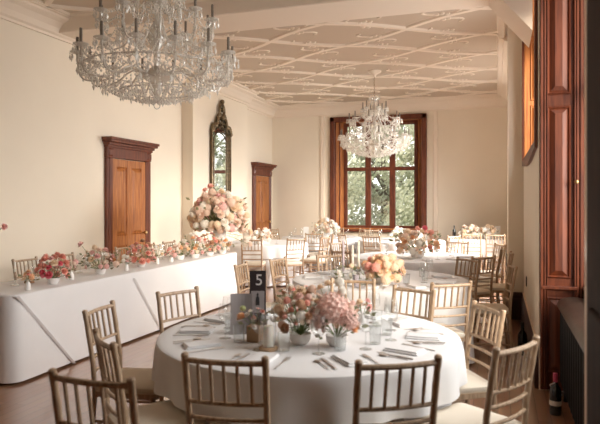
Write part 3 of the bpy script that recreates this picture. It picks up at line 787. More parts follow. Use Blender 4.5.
# long head table along the left wall
HX0, HX1, HYa, HYb = -4.62, -3.86, 3.92, 8.5
ht = thing('long_table', 'long trestle table running along the left wall beneath a white cloth', 'table', ((HX0 + HX1) / 2, (HYa + HYb) / 2, 0))
MB().box((0, 0, .74), (.64, HYb - HYa - .18, .028), bev=.004).build('tabletop', M['kraft'], ht)
for y in (-2.1, -.75, .75, 2.1):
    for x in (-.3, .3): MB().tube([(x, y, 0), (x, y, .726)], .016, 8).build('leg', M['gilt'], ht)
def cloth_rect(x0, x1, y0, y1, TZ, label, seed, rr=.07, amp=.006, group='long tablecloths', zb=.022):
    rnd = random.Random(seed); out = []
    def side(p, q, n): return [(p[0] + (q[0] - p[0]) * i / n, p[1] + (q[1] - p[1]) * i / n) for i in range(n)]
    def corner(cx, cy, a0): return [(cx + rr * math.cos(math.radians(a0 + d)), cy + rr * math.sin(math.radians(a0 + d))) for d in range(0, 90, 15)]
    ny = max(6, int((y1 - y0) / .06)); nx = max(6, int((x1 - x0) / .06))
    out += side((x1, y0 + rr), (x1, y1 - rr), ny); out += corner(x1 - rr, y1 - rr, 0); out += side((x1 - rr, y1), (x0 + rr, y1), nx); out += corner(x0 + rr, y1 - rr, 90)
    out += side((x0, y1 - rr), (x0, y0 + rr), ny); out += corner(x0 + rr, y0 + rr, 180); out += side((x0 + rr, y0), (x1 - rr, y0), nx); out += corner(x1 - rr, y0 + rr, 270)
    n = len(out); cx, cy = (x0 + x1) / 2, (y0 + y1) / 2; vs = []
    norms = []
    for k in range(n):
        a, b_ = Vector(out[k - 1]), Vector(out[(k + 1) % n]); t = (b_ - a).normalized(); norms.append(Vector((t.y, -t.x)))
    for ins, z in ((.06, TZ), (.012, TZ), (.003, TZ - .006), (0, TZ - .02)):
        vs += [(out[k][0] - norms[k].x * ins, out[k][1] - norms[k].y * ins, z) for k in range(n)]
    zs = [TZ - .1, TZ - .25, TZ - .42, TZ - .58, zb]
    p1, p2 = rnd.uniform(0, 6), rnd.uniform(0, 6)
    for z in zs:
        t = (TZ - z) / TZ
        for k in range(n):
            s_ = k * .06; w = math.sin(3.1 * s_ + p1) + .5 * math.sin(7.3 * s_ + p2) + .3 * math.sin(17 * s_)
            corner_f = 1.0
            r = t * (.012 + amp * w); vs.append((out[k][0] + norms[k].x * r, out[k][1] + norms[k].y * r, z))
    nr = 4 + len(zs)
    fs = [(r * n + k, (r + 1) * n + k, (r + 1) * n + (k + 1) % n, r * n + (k + 1) % n) for r in range(nr - 1) for k in range(n)] + [tuple(range(n))]
    o = MB().add([(x - cx, y - cy, z) for x, y, z in vs], fs).build('tablecloth', M['cloth'], None, True); o.location = (cx, cy, 0)
    return tag(o, label, 'tablecloth')
hc = cloth_rect(HX0, HX1, HYa, HYb, .762, 'floor-length white cloth on the long table beside the left wall', 3, .12)
# folded corner flaps lying over the front drop
for ya, yb_, zt in ((3.98, 4.66, .755), (5.66, 6.2, .70)):
    X0 = HX1 - hc.location.x; Y0 = hc.location.y
    def q(y, z, off): 
        t = (.762 - z) / .762; return (X0 + .012 * t + .012 * t + off, y - Y0, z)
    N = 10; vs = []; 
    for off in (.016, .004):
        for i in range(N + 1):
            t = i / N; y = ya + (yb_ - ya) * t; z = zt + (.012 - zt) * t
            vs.append(q(y, z, off))
        for i in range(N + 1):
            t = i / N; y = ya + (yb_ - ya) * t - .028; z = zt + (.016 - zt) * t
            vs.append(q(y, z, .002 if off > .01 else -.012))
    fs = []
    n2 = N + 1
    for i in range(N):
        fs.append((i, i + 1, n2 + i + 1, n2 + i)); fs.append((2 * n2 + i, 2 * n2 + n2 + i, 2 * n2 + n2 + i + 1, 2 * n2 + i + 1)); fs.append((i, 2 * n2 + i, 2 * n2 + i + 1, i + 1))
    MB().add(vs, fs).build('cloth_fold', M['cloth'], hc)
# back right rectangular table
t = thing('side_table', 'small rectangular table under a bright white cloth in the back right corner', 'table', (-.42, 13.25, 0))
MB().box((0, 0, .74), (1.1, .62, .028)).build('tabletop', M['kraft'], t)
for x in (-.45, .45):
    for y in (-.24, .24): MB().tube([(x, y, 0), (x, y, .726)], .016, 8).build('leg', M['gilt'], t)
cloth_rect(-1.0, .16, 12.92, 13.6, .762, 'bright white cloth on the rectangular table in the back right corner', 8)

# ------------------------------------------------------------------ flowers
COLS = {'blush': (.90, .69, .60), 'coral': (.89, .46, .38), 'peach': (.93, .71, .56), 'cream': (.93, .87, .76), 'pink': (.89, .57, .54), 'deep': (.74, .18, .24), 'orange': (.92, .56, .34), 'dusty': (.82, .60, .54), 'white': (.93, .90, .85), 'rust': (.58, .36, .23), 'green': (.55, .58, .32)}
PM = {k: petalmat(k + '_petals', v) for k, v in COLS.items()}
BM = {}
def bloom_mesh(kind, col):
    if (kind, col) in BM: return BM[kind, col]
    rnd = random.Random(hash(kind) % 7 + len(col)); m = MB()
    if kind == 'rose':
        m.ball((0, 0, .35), .35, 8, 6)
        for ring, (n, tilt, sz, z) in enumerate(((3, 12, .55, .25), (4, 25, .65, .15), (5, 42, .78, .05), (6, 62, .85, -.02), (7, 85, .9, -.1))):
            for k in range(n):
                a = 2 * PI * k / n + ring * .7; ti = math.radians(tilt + rnd.uniform(-5, 5)); g = []
                for u in (0, .5, 1):
                    for v in (-1, 0, 1):
                        w = sz * (.35 + .25 * math.sin(PI * min(1, u * .8 + .2))) * v; l = u * sz * .95
                        cup = -.12 * v * v * sz + .1 * math.sin(PI * u)
                        rr = .06 + l * math.sin(ti) + cup * math.cos(ti); zz = z + l * math.cos(ti) - cup * math.sin(ti) - .1 * (u == 1) * (ring > 2)
                        g.append((rr * math.cos(a) - w * math.sin(a), rr * math.sin(a) + w * math.cos(a), zz))
                m.add(g, [(0, 1, 4, 3), (1, 2, 5, 4), (3, 4, 7, 6), (4, 5, 8, 7)])
    elif kind == 'puff':     # hydrangea or carnation head
        N = 90
        for i in range(N):
            z = 1 - 1.7 * (i + .5) / N; r = math.sqrt(max(0, 1 - z * z)); a = i * 2.39996
            d = Vector((r * math.cos(a), r * math.sin(a), z)); t = d.orthogonal().normalized(); b_ = d.cross(t); s = .23; R = rnd.uniform(.82, 1.0); ro = rnd.uniform(0, 1.5)
            for j in range(4):
                q = ro + j * PI / 2; e = t * math.cos(q) + b_ * math.sin(q); e2 = t * math.cos(q + PI / 2) + b_ * math.sin(q + PI / 2)
                m.add([d * (R - .06), d * R + (e + e2) * s * .45, d * (R + .08) + e * s, d * R + (e - e2) * s * .45], [(0, 1, 2, 3)])
        m.ball((0, 0, 0), .80, 10, 8)
    elif kind == 'bud':
        m.lathe([(0, -.5), (.35, -.35), (.5, 0), (.42, .4), (.15, .75), (0, .8)], 8)
        for k in range(4):
            a = k * PI / 2; m.add([(.3 * math.cos(a - .5), .3 * math.sin(a - .5), -.3), (.3 * math.cos(a + .5), .3 * math.sin(a + .5), -.3), (.62 * math.cos(a + .4), .62 * math.sin(a + .4), .5), (.62 * math.cos(a - .4), .62 * math.sin(a - .4), .5)], [(0, 1, 2, 3)])
    else:   # daisy / small open
        m.ball((0, 0, .05), .25, 8, 5)
        for k in range(9):
            a = 2 * PI * k / 9; g = [(.12 * math.cos(a), .12 * math.sin(a), 0), (.6 * math.cos(a - .3), .6 * math.sin(a - .3), .12), (1 * math.cos(a), 1 * math.sin(a), .22), (.6 * math.cos(a + .3), .6 * math.sin(a + .3), .12)]
            m.add(g, [(0, 1, 2, 3)])
    BM[kind, col] = m.mesh(kind + '_bloom', PM[col], kind in ('rose', 'bud')); return BM[kind, col]
def quat_to(d): return Vector(d).to_track_quat('Z', 'Y').to_euler()
def vase_mesh(kind, s=1.0):
    m = MB()
    if kind == 'bowl': m.lathe([(.0, 0), (.04 * s, 0), (.045 * s, .008), (.058 * s, .025), (.062 * s, .06 * s), (.058 * s, .06 * s), (.05 * s, .03), (0, .02)], 20); return m, 'white_ceramic', 'bowl'
    if kind == 'bud': m.lathe([(.0, 0), (.022, 0), (.028, .02), (.026, .05), (.012, .075), (.014, .095), (.011, .095), (.0, .02)], 14); return m, 'glass' if s < 1 else 'white_ceramic', 'vase'
    if kind == 'block': m.box((0, 0, .045), (.075, .075, .09), bev=.004); return m, 'kraft', 'block'
    if kind == 'urn': m.lathe([(r_, z_ * 1.12) for r_, z_ in [(.0, 0), (.085, 0), (.085, .02), (.04, .04), (.035, .07), (.07, .10), (.10, .16), (.105, .25), (.095, .30), (.11, .32), (.10, .32), (.085, .28), (0, .2)]], 24); return m, 'white_ceramic', 'urn'
def arrangement(x, y, z, label, group, vase='bowl', vs_=1.0, w=.14, h=.2, n=16, palette=('peach', 'blush'), sizes=(.02, .035), kinds=('rose', 'puff', 'open'), zlow=.05, seed=0, extra=(), leaves=26, tall=0, name='flower_arrangement', dome=True, pack=.78):
    rnd = random.Random(seed * 13 + 5); root = thing(name, label, 'flowers', (x, y, z), rnd.uniform(0, 0), group)
    m, mt, nm = vase_mesh(vase, vs_); m.build(nm, M[mt], root, True)
    blooms = []
    i = 0; tries = 0
    while i < n and tries < n * 30:
        tries += 1
        a = rnd.uniform(0, 2 * PI); e = rnd.uniform(-.38, 1); rr = math.sqrt(max(0, 1 - e ** 2))
        q = rnd.uniform(.72, 1.0)
        p = Vector((w * rr * q * math.cos(a), w * rr * q * math.sin(a), zlow + (h - zlow) * (.35 + .65 * e) * (q * .5 + .5)))
        s = rnd.uniform(*sizes)
        if any((p - b_).length < (s + t_) * pack for b_, t_ in blooms): continue
        blooms.append((p, s)); i += 1
        d = Vector((p.x, p.y, max(.02, (p.z - zlow)) * .9 + .01)); d.normalize()
        col = rnd.choice(palette); kd = rnd.choice(kinds)
        o = link('bloom', bloom_mesh(kd, col), root, p, 0, s); o.rotation_euler = quat_to(d)
    for (dx, dy, dz, kd, col, s) in extra:
        o = link('bloom', bloom_mesh(kd, col), root, (dx, dy, dz), 0, s); o.rotation_euler = quat_to((dx * 2, dy * 2, .3 + max(0, dz - h * .5)))
        blooms.append((Vector((dx, dy, dz)), s))
    m = MB(); base = Vector((0, 0, zlow * .6 if vase != 'urn' else .31))
    for p, s in blooms:
        mid = base.lerp(p, .5) * 1.0; mid.z += .01; m.tube([base, mid, p], .0018 if vase != 'urn' else .003, 4, False)
    m.build('stems', M['stem'], root)
    m = MB()
    for _ in range(leaves):
        a = rnd.uniform(0, 2 * PI); e = rnd.uniform(0, 1); rr = w * rnd.uniform(.5, 1.08); p = Vector((rr * math.cos(a), rr * math.sin(a), max(zlow * .8, .3 * (w > .35)) + (h - zlow) * e * .8))
        d = Vector((math.cos(a), math.sin(a), rnd.uniform(-.3, .9))).normalized(); t = d.orthogonal().normalized(); l = rnd.uniform(.03, .055) * (1.6 if w > .3 else 1); ww = l * .28
        m.add([p, p + d * l * .5 + t * ww, p + d * l, p + d * l * .5 - t * ww], [(0, 1, 2, 3)])
    m.build('foliage', M['leaf'], root)
    return root
TZ = .760
# near table centrepieces
arrangement(-1.045, 3.12, TZ, 'peach and dried flowers in a white bowl left of the big pink hydrangea', 'flowers on the near table', w=.155, h=.33, n=78, palette=('peach', 'dusty', 'blush', 'rust', 'cream', 'coral', 'peach'), sizes=(.018, .032), kinds=('rose', 'puff', 'open', 'bud'), seed=1, leaves=30, zlow=.08)
arrangement(-.84, 3.14, TZ, 'big dusty-pink hydrangea in a white bowl near the middle of the near table', 'flowers on the near table', w=.14, h=.27, n=20, palette=('dusty', 'blush', 'rust'), sizes=(.014, .024), seed=2, leaves=26, zlow=.07,
            extra=((-.01, -.035, .205, 'puff', 'dusty', .095), (-.095, -.03, .15, 'puff', 'dusty', .07), (.075, -.05, .16, 'puff', 'dusty', .06), (-.05, .0, .335, 'rose', 'peach', .032), (.01, .02, .345, 'puff', 'cream', .028), (.03, .0, .30, 'puff', 'cream', .024), (.10, -.02, .10, 'rose', 'orange', .028), (-.1, .02, .31, 'rose', 'peach', .028)))
arrangement(-1.31, 3.10, TZ, 'orange ranunculus in a small brown block vase beside the grey card', 'flowers on the near table', vase='block', w=.06, h=.19, n=7, palette=('peach', 'cream', 'coral'), sizes=(.014, .022), seed=3, leaves=14, zlow=.09,
            extra=((-.07, -.03, .135, 'rose', 'orange', .036), (-.075, 0, .18, 'puff', 'green', .018)))
arrangement(-.80, 3.60, TZ, 'small pink roses in a bud vase right of the big hydrangea', 'flowers on the near table', vase='bud', w=.05, h=.19, n=6, palette=('pink', 'blush', 'peach'), sizes=(.02, .03), kinds=('rose',), seed=4, leaves=8, zlow=.1)
arrangement(-1.18, 3.42, TZ, 'loose cream and coral stems standing behind the glass dome', 'flowers on the near table', vase='bud', w=.09, h=.30, n=12, palette=('coral', 'cream', 'peach', 'green'), sizes=(.016, .026), kinds=('rose', 'puff', 'open'), seed=5, leaves=20, zlow=.12)
# second table
arrangement(-1.03, 5.56, TZ, 'dense peach-orange rose arrangement on the second round table', 'flowers on the second table', pack=.6, w=.19, h=.29, n=46, palette=('peach', 'peach', 'coral', 'peach', 'blush', 'orange'), sizes=(.035, .05), kinds=('rose', 'puff'), seed=6, vs_=1.3, leaves=20)
arrangement(-1.36, 5.52, TZ, 'small cream and yellow-green flowers left of the peach roses', 'flowers on the second table', w=.11, h=.20, n=14, palette=('cream', 'green', 'peach', 'white'), sizes=(.018, .03), seed=7)
# third table
arrangement(-1.08, 8.45, TZ, 'tall mixed flowers with one crimson bloom on the third round table', 'flowers on the third table', pack=.6, w=.32, h=.44, n=90, palette=('peach', 'cream', 'blush', 'coral', 'orange', 'blush'), sizes=(.03, .05), seed=8, vs_=1.6, extra=((.12, -.15, .43, 'rose', 'deep', .045),), leaves=50)
# far tables
arrangement(-4.25, 10.3, TZ, 'pale pink and cream flowers on the round table behind the urn', 'flowers on far tables', w=.24, h=.28, n=26, palette=('cream', 'blush', 'peach'), sizes=(.035, .055), seed=9, vs_=1.5)
arrangement(-3.62, 12.6, TZ, 'full peach and cream flowers on the round table left of back window', 'flowers on far tables', w=.30, h=.42, n=44, palette=('peach', 'cream', 'blush', 'cream'), sizes=(.04, .06), seed=10, vs_=1.8, leaves=46)
arrangement(-1.95, 12.2, TZ, 'small cream flowers on the round table beneath the back window', 'flowers on far tables', w=.20, h=.28, n=18, palette=('cream', 'white', 'blush'), sizes=(.03, .05), seed=11, vs_=1.4)
arrangement(-.55, 13.15, TZ, 'wide pale peach flowers on the back right rectangular table, left part', 'flowers on far tables', w=.24, h=.30, n=26, palette=('peach', 'cream', 'blush'), sizes=(.04, .06), seed=12, vs_=1.5, leaves=12)
arrangement(-.20, 13.15, TZ, 'wide pale peach flowers on the back right rectangular table, right part', 'flowers on far tables', w=.22, h=.28, n=24, palette=('peach', 'cream', 'cream'), sizes=(.04, .06), seed=13, vs_=1.5, leaves=12)
# long table, from its near end to its far end
HZ = .764
def ha(x, y, lb, **k):
    k['h'] = k['h'] * (1.16 if y < 7 else 1.4); k['w'] = k['w'] * 1.08; k['n'] = int(k['n'] * 1.3)
    arrangement(x, y, HZ, lb, 'flowers along the long table', **k)
ha(-3.98, 4.22, 'little orange flowers in a bud vase at the near end of the long table', vase='bud', w=.045, h=.15, n=7, palette=('orange', 'peach', 'coral'), sizes=(.018, .026), seed=20, leaves=5, zlow=.08)
ha(-4.05, 4.62, 'coral-red rose bowl, first big bouquet from the near end of the long table', w=.13, h=.26, n=22, palette=('coral', 'coral', 'deep', 'pink', 'peach'), sizes=(.028, .045), kinds=('rose',), seed=21)
ha(-4.10, 4.93, 'pink stems in a bud vase between the first two big bouquets', vase='bud', w=.06, h=.17, n=6, palette=('pink', 'blush'), sizes=(.02, .03), seed=22, leaves=8, zlow=.09)
ha(-4.12, 5.42, 'white and pink bouquet with one tall pink rose above it', w=.16, h=.26, n=24, palette=('blush', 'white', 'cream', 'pink', 'peach'), sizes=(.025, .045), seed=23, leaves=46, extra=((-.13, -.16, .33, 'rose', 'pink', .04),))
ha(-4.04, 5.78, 'pale pink bud vase in front of the white and pink bouquet', vase='bud', w=.05, h=.15, n=6, palette=('blush', 'pink', 'cream'), sizes=(.018, .028), seed=24, leaves=8, zlow=.08)
ha(-4.12, 6.20, 'coral and pink rose bowl standing in front of the nearer door', w=.15, h=.27, n=22, palette=('coral', 'pink', 'blush', 'rust', 'coral'), sizes=(.03, .048), kinds=('rose',), seed=25, leaves=34)
ha(-4.10, 6.52, 'cream airy flowers right of the bowl at the nearer door', vase='bud', w=.08, h=.21, n=10, palette=('cream', 'peach', 'white'), sizes=(.02, .03), seed=26, leaves=14, zlow=.1)
ha(-4.05, 6.78, 'small pink bud vase just right of the nearer door', vase='bud', w=.07, h=.16, n=8, palette=('pink', 'coral'), sizes=(.02, .032), seed=27, leaves=8, zlow=.08)
ha(-4.12, 7.12, 'low cream and apricot flowers midway along the long table', w=.12, h=.18, n=16, palette=('cream', 'peach', 'orange', 'blush'), sizes=(.02, .035), seed=28)
ha(-4.05, 7.42, 'peach and orange flowers, fourth big bouquet along the long table', w=.14, h=.22, n=20, palette=('peach', 'orange', 'pink', 'cream'), sizes=(.025, .04), seed=29)
ha(-4.22, 7.62, 'cream bouquet behind the fourth big bouquet of the long table', w=.13, h=.25, n=16, palette=('cream', 'white', 'blush'), sizes=(.025, .04), seed=30)
ha(-4.02, 7.80, 'coral roses left of the tall urn on the long table', w=.14, h=.25, n=20, palette=('coral', 'pink', 'rust', 'blush'), sizes=(.028, .042), kinds=('rose',), seed=31)
ha(-4.0, 8.18, 'low peach flowers at the foot of the tall urn', w=.14, h=.17, n=16, palette=('peach', 'orange', 'cream', 'blush'), sizes=(.025, .04), seed=32)
arrangement(-4.10, 8.28, HZ, 'huge blush and cream bouquet in a white urn at the table end', None, vase='urn', vs_=1, w=.43, h=.96, n=150, palette=('blush', 'cream', 'blush', 'peach', 'cream', 'blush', 'peach', 'pink'), sizes=(.05, .08), kinds=('rose', 'puff', 'puff'), zlow=.30, seed=33, pack=.55, leaves=90, name='urn_bouquet',
            extra=((.30, .18, .36, 'puff', 'blush', .075), (.36, .22, .24, 'puff', 'cream', .07), (.42, .2, .32, 'rose', 'peach', .07), (.3, .3, .14, 'puff', 'cream', .07), (-.1, -.1, 1.02, 'rose', 'coral', .07), (-.18, -.12, .96, 'rose', 'coral', .06), (.40, .25, .12, 'rose', 'blush', .06)))
# single rose on a tall stem at the left border
r = thing('rose_stem', 'single pink rose on a tall stem at the left edge of the photo', 'flower', (-4.37, 4.19, HZ))
m = MB(); m.lathe([(0, 0), (.03, 0), (.034, .03), (.03, .12), (.014, .18), (.016, .22), (.012, .22), (0, .03)], 14); m.build('vase', M['glass'], r, True)
MB().tube([(0, 0, .05), (.0, .01, .3), (.03, .03, .47), (.06, .06, .55)], .003, 6).build('stem', M['stem'], r)
o = link('bloom', bloom_mesh('rose', 'pink'), r, (.07, .08, .56), 0, .038); o.rotation_euler = quat_to((1, .3, .2))

# ------------------------------------------------------------------ tableware
def mk(name, fn, mt, sm=True): 
    m = MB(); fn(m); return m.mesh(name, M[mt], sm)
def glass_prof(h, r, stem, foot=.035):
    b0 = stem
    return [(foot, 0), (foot, .002), (.006, .008), (.004, stem * .5), (.005, stem), (r * .6, stem + (h - stem) * .12), (r, stem + (h - stem) * .42), (r * .93, stem + (h - stem) * .75), (r * .8, h)]
gl_bowl = mk('glass_bowl', lambda m: m.lathe([(.005, .09), (.022, .097), (.038, .118), (.042, .145), (.038, .175), (.033, .20)], 16), 'glass')
gl_stem = mk('glass_stem', lambda m: m.lathe([(.035, 0), (.034, .003), (.008, .008), (.004, .02), (.004, .08), (.006, .091)], 16), 'glass')
gl_tum = mk('tumbler', lambda m: m.lathe([(0, .003), (.030, .003), (.035, .10), (.033, .10), (.028, .008), (0, .008)], 16), 'glass')
gl_all = mk('wine_glass', lambda m: m.lathe([(.035, 0), (.034, .003), (.008, .008), (.004, .02), (.004, .08), (.022, .097), (.038, .118), (.042, .145), (.038, .175), (.033, .20)], 12), 'glass')
def knife(m):
    m.box((0, -.055, .004), (.012, .10, .006), bev=.002); m.prism([(-.006, -.005), (.007, -.005), (.010, .05), (.007, .10), (.0, .118), (-.005, .09)], .002, .0045)
def fork(m):
    m.box((0, -.03, .004), (.007, .14, .004), bev=.001); m.prism([(-.005, .035), (.005, .035), (.012, .055), (.012, .065), (-.012, .065), (-.012, .055)], .003, .006)
    for k in range(4): m.box((-.0105 + .007 * k, .088, .0045), (.0035, .05, .002))
def spoon(m):
    m.box((0, -.035, .004), (.006, .12, .004), bev=.001); m.ball((0, .05, .006), .018, 12, 6, (1, 1.5, .25))
cut = {'dinner_knife': mk('dinner_knife', knife, 'silver', False), 'dinner_fork': mk('dinner_fork', fork, 'silver', False), 'spoon': mk('spoon', spoon, 'silver')}
def nap(m):
    m.box((0, 0, .005), (.115, .20, .010), bev=.004); m.box((.004, .0, .014), (.105, .185, .008), bev=.003)
nap_m = mk('napkin', nap, 'cloth', False)
def put(name, me, x, y, z, rz, label, cat, group):
    o = link(name, me, None, (x, y, z), rz); return tag(o, label, cat, group)
def wine_glass(x, y, z, label, group, parts=True, sc=1):
    if parts:
        r = thing('wine_glass', label, 'glass', (x, y, z), 0, group); link('glass_bowl', gl_bowl, r, None, 0, sc); link('glass_stem', gl_stem, r, None, 0, sc)
    else: put('wine_glass', gl_all, x, y, z, 0, label, 'glass', group)
places = [(-92, 'before the left chair of the bottom pair'), (-55, 'before the right chair of the bottom pair'), (-132, 'before the cropped bottom left chair'), (-163, 'before the sideways chairs at left'),
          (168, 'facing the hindmost sideways chair at left'), (132, 'nearest the long white table'), (92, 'behind the centrepiece'), (62, 'before the slim chair behind the pink centrepiece'),
          (36, 'before the slim chair right of the glasses'), (6, 'before the sunlit right chair'), (-24, 'before the largest bottom right chair')]
def setting(cx, cy, z, deg, where, tbl, full=True):
    a = math.radians(deg); ur = Vector((math.cos(a), math.sin(a))); ut = Vector((-ur.y, ur.x)); rz = a + PI / 2   # local +y points to centre
    def P(r, t): return (cx + ur.x * r + ut.x * t, cy + ur.y * r + ut.y * t, z)
    j = random.uniform(-.12, .12)
    x, y, _ = P(.68, 0); put('napkin', nap_m, x, y, z, rz + j, f'folded white napkin on the {tbl} table {where}', 'napkin', f'napkins on the {tbl} table')
    for nm, t, jj in (('dinner_fork', .115, .08), ('dinner_knife', -.115, -.05), ('spoon', -.15, .04)):
        x, y, _ = P(.70, t); put(nm, cut[nm], x, y, z, rz + jj * random.uniform(-1, 1), f'silver {nm.replace("_", " ").replace("dinner ", "")} on the {tbl} table {where}', 'cutlery', f'{nm.replace("_", " ")}s on the {tbl} table')
    x, y, _ = P(.50, -.10); wine_glass(x, y, z, f'stemmed wine glass on the {tbl} table {where}', f'wine glasses on the {tbl} table')
    x, y, _ = P(.47, .03) if full else P(.47, .03); put('water_tumbler', gl_tum, x, y, z, 0, f'water tumbler on the {tbl} table {where}', 'glass', f'tumblers on the {tbl} table')
for dg, w in places: setting(*T['near'], TZ, dg, w, 'near')
for dg, w in ((-120, 'at its near left'), (-85, 'at its near middle'), (-50, 'at its near right'), (-10, 'at its right end'), (28, 'before the tan chair'), (120, 'before the cream chair'), (160, 'before the two edge-on chairs'), (195, 'at its left end')): setting(*T['second'], TZ, dg, w, 'second')
def scatter(cx, cy, z, angs, R, fmt, group):
    pos = [(cx + R * math.cos(math.radians(a)), cy + R * math.sin(math.radians(a))) for a in angs]
    for (x, y), l in zip(pos, ordinal(pos, fmt)): wine_glass(x, y, z, l, group, False)
scatter(*T['third'], TZ, range(190, 540, 40), .55, 'wine glass on the third round table, {o} of its glasses', 'glasses on the third table')
scatter(*T['left'], TZ, range(200, 400, 40), .6, 'wine glass on the table behind the urn, {o} of its glasses', 'glasses behind the urn')
scatter(*T['backleft'], TZ, range(200, 400, 40), .6, 'wine glass on the back left round table, {o} of its glasses', 'glasses on the back left table')
scatter(*T['backmid'], TZ, range(190, 540, 45), .6, 'wine glass on the round table beneath the window, {o} of its glasses', 'glasses on the table beneath the window')
pos = [(-4.42 + .03 * (i % 2), 4.8 + .33 * i) for i in range(11)]
for (x, y), l in zip(pos, ordinal(pos, 'wine glass on the long table by the wall, {o} of its glasses')): wine_glass(x, y, HZ, l, 'wine glasses on the long table')
# far napkins on the third table
pos = [(T['third'][0] + .7 * math.cos(math.radians(a)), T['third'][1] + .7 * math.sin(math.radians(a)), a) for a in (-110, -70, -35, 0)]
for (x, y, a), l in zip(pos, ordinal([p[:2] for p in pos], 'folded white napkin on the third round table, {o} of its napkins')): put('napkin', nap_m, x, y, TZ, math.radians(a) + PI / 2, l, 'napkin', 'napkins on the third table')

# glass domes with a candle
def cloche(x, y, z, label, s=1.0):
    r = thing('glass_cloche', label, 'glass dome', (x, y, z))
    m = MB(); m.lathe([(.046 * s, .02), (.046 * s, .17 * s), (.042 * s, .195 * s), (.028 * s, .218 * s), (.006, .228 * s), (.0, .228 * s)], 20); m.build('dome', M['glass'], r, True)
    m = MB(); m.ball((0, 0, .238 * s), .012 * s, 8, 6); m.build('knob', M['glass'], r, True)
    m = MB(); m.lathe([(0, 0), (.055 * s, 0), (.056 * s, .012), (.05 * s, .018), (0, .018)], 20); m.build('base', M['kraft'], r, True)
    m = MB(); m.lathe([(0, .018), (.030 * s, .018), (.030 * s, .135 * s), (.026 * s, .14 * s), (0, .138 * s)], 14); m.build('candle', M['candle'], r, True)
cloche(-1.165, 2.94, TZ, 'glass dome over a pale pillar candle at the front of the near table', .92)
cloche(-4.32, 4.60, HZ, 'glass dome at the near end of the long table', .85)
r = thing('glass_candle_holder', 'slender clear glass candle holder left of the dome on the long table', 'candle holder', (-4.32, 4.42, HZ))
m = MB(); m.lathe([(0, 0), (.04, 0), (.04, .006), (.01, .02), (.008, .06), (.02, .07), (.008, .09), (.012, .13), (.018, .15), (.014, .15), (0, .12)], 14); m.build('holder', M['glass'], r, True)
MB().lathe([(0, .13), (.010, .13), (.009, .22), (0, .222)], 10).build('candle', M['candle'], r, True)
# tapers on the second table
for x, y, h, mt, lb in ((-1.53, 5.98, .36, 'candle_lilac', 'lilac taper candle, leftmost tall candle on the second round table'), (-1.46, 6.1, .30, 'candle', 'ivory taper candle in the middle on the second round table'), (-1.36, 5.95, .36, 'candle', 'ivory taper candle right of the other tall candles on the second table')):
    r = thing('taper_candle', lb, 'candle', (x, y, TZ), 0, 'tall candles on the second table')
    MB().lathe([(0, 0), (.035, 0), (.035, .006), (.008, .015), (.008, .05), (.016, .06), (.016, .075), (0, .075)], 14).build('holder', M['glass'], r, True)
    MB().lathe([(0, .066), (.0125, .066), (.0105, h + .03), (.004, h + .035), (0, h + .035)], 10).build('wax', M[mt], r, True)
r = thing('hurricane_candle', 'glass cylinder holding a lilac candle left of the peach roses', 'candle', (-1.25, 5.36, TZ))
MB().lathe([(0, .002), (.038, .002), (.038, .16), (.036, .16), (.036, .006), (0, .006)], 16).build('glass_cylinder', M['glass'], r, True)
MB().lathe([(0, .007), (.026, .007), (.026, .115), (0, .115)], 14).build('candle', M['candle_lilac'], r, True)

# ---- table number, cards, bottles
def text(body, size, mt, parent, loc_, rot, ext=.001):
    cu = bpy.data.curves.new('lettering', 'FONT'); cu.body = body; cu.size = size; cu.extrude = ext; cu.align_x = 'CENTER'; cu.align_y = 'CENTER'; cu.materials.append(M[mt])
    tmp = bpy.data.objects.new('tmp', cu); COL.objects.link(tmp); bpy.context.view_layer.update()
    me = bpy.data.meshes.new_from_object(tmp.evaluated_get(bpy.context.evaluated_depsgraph_get())); bpy.data.objects.remove(tmp)
    me.materials.clear(); me.materials.append(M[mt])
    o = link('number', me, parent, loc_); o.rotation_euler = rot; return o
face = math.radians(18)
s = thing('table_number', 'small dark table number sign with a pale 5 on the near table', 'sign', (-1.46, 3.50, TZ), face)
MB().box((0, 0, .19), (.105, .008, .32), bev=.002).build('board', M['darkcard'], s)
MB().box((0, 0, .015), (.12, .05, .03), bev=.004).build('stand', M['wood_d'], s)
MB().box((0, -.0048, .15), (.085, .0015, .14)).build('grey_panel', M['greycard'], s)
text('5', .10, 'chalk', s, (.008, -.006, .288), (PI / 2, 0, 0))
m = MB(); m.prism([(-.012, 0), (.012, 0), (.010, .05), (.004, .055), (.007, .07), (0, .08), (-.007, .07), (-.004, .055), (-.010, .05)], 0, .001); m.v = [(x, -.0066 - z, .13 + y) for x, y, z in m.v]; m.build('figure_silhouette', M['ink'], s)
cd = thing('menu_card', 'large plain grey card leaning left of the glass dome on the near table', 'card', (-1.45, 3.22, TZ), math.radians(24))
m = MB(); n = 6; vs = []
for off in (0, .003):
    for i in range(n + 1):
        for k in (0, 1):
            x = -.065 + .13 * i / n; vs.append((x, off + .03 * math.sin(PI * i / n) * .4 + k * .05, .0 + .235 * k))
fs = []
for i in range(n): fs.append((2 * i, 2 * i + 2, 2 * i + 3, 2 * i + 1)); fs.append((2 * (n + 1) + 2 * i, 2 * (n + 1) + 2 * i + 1, 2 * (n + 1) + 2 * i + 3, 2 * (n + 1) + 2 * i + 2))
m.add(vs, fs); m.build('card_sheet', M['greycard'], cd)
MB().tube([(0, .045, .16), (0, .11, 0)], .004, 6).build('prop', M['greycard'], cd)
def stand_card(x, y, z, w, h, deg, lb, mt='paper'):
    r = thing('table_card', lb, 'card', (x, y, z), math.radians(deg)); MB().box((0, 0, h / 2), (w, .004, h)).build('card_sheet', M[mt], r); MB().box((0, 0, .008), (w * .6, .035, .016)).build('card_base', M['paper'], r)
stand_card(-4.12, 10.32, TZ, .11, .28, 20, 'white standing card among the flowers on the table behind the urn')
stand_card(-.02, 13.18, TZ, .14, .28, 15, 'white standing card at the right end of the back right table')
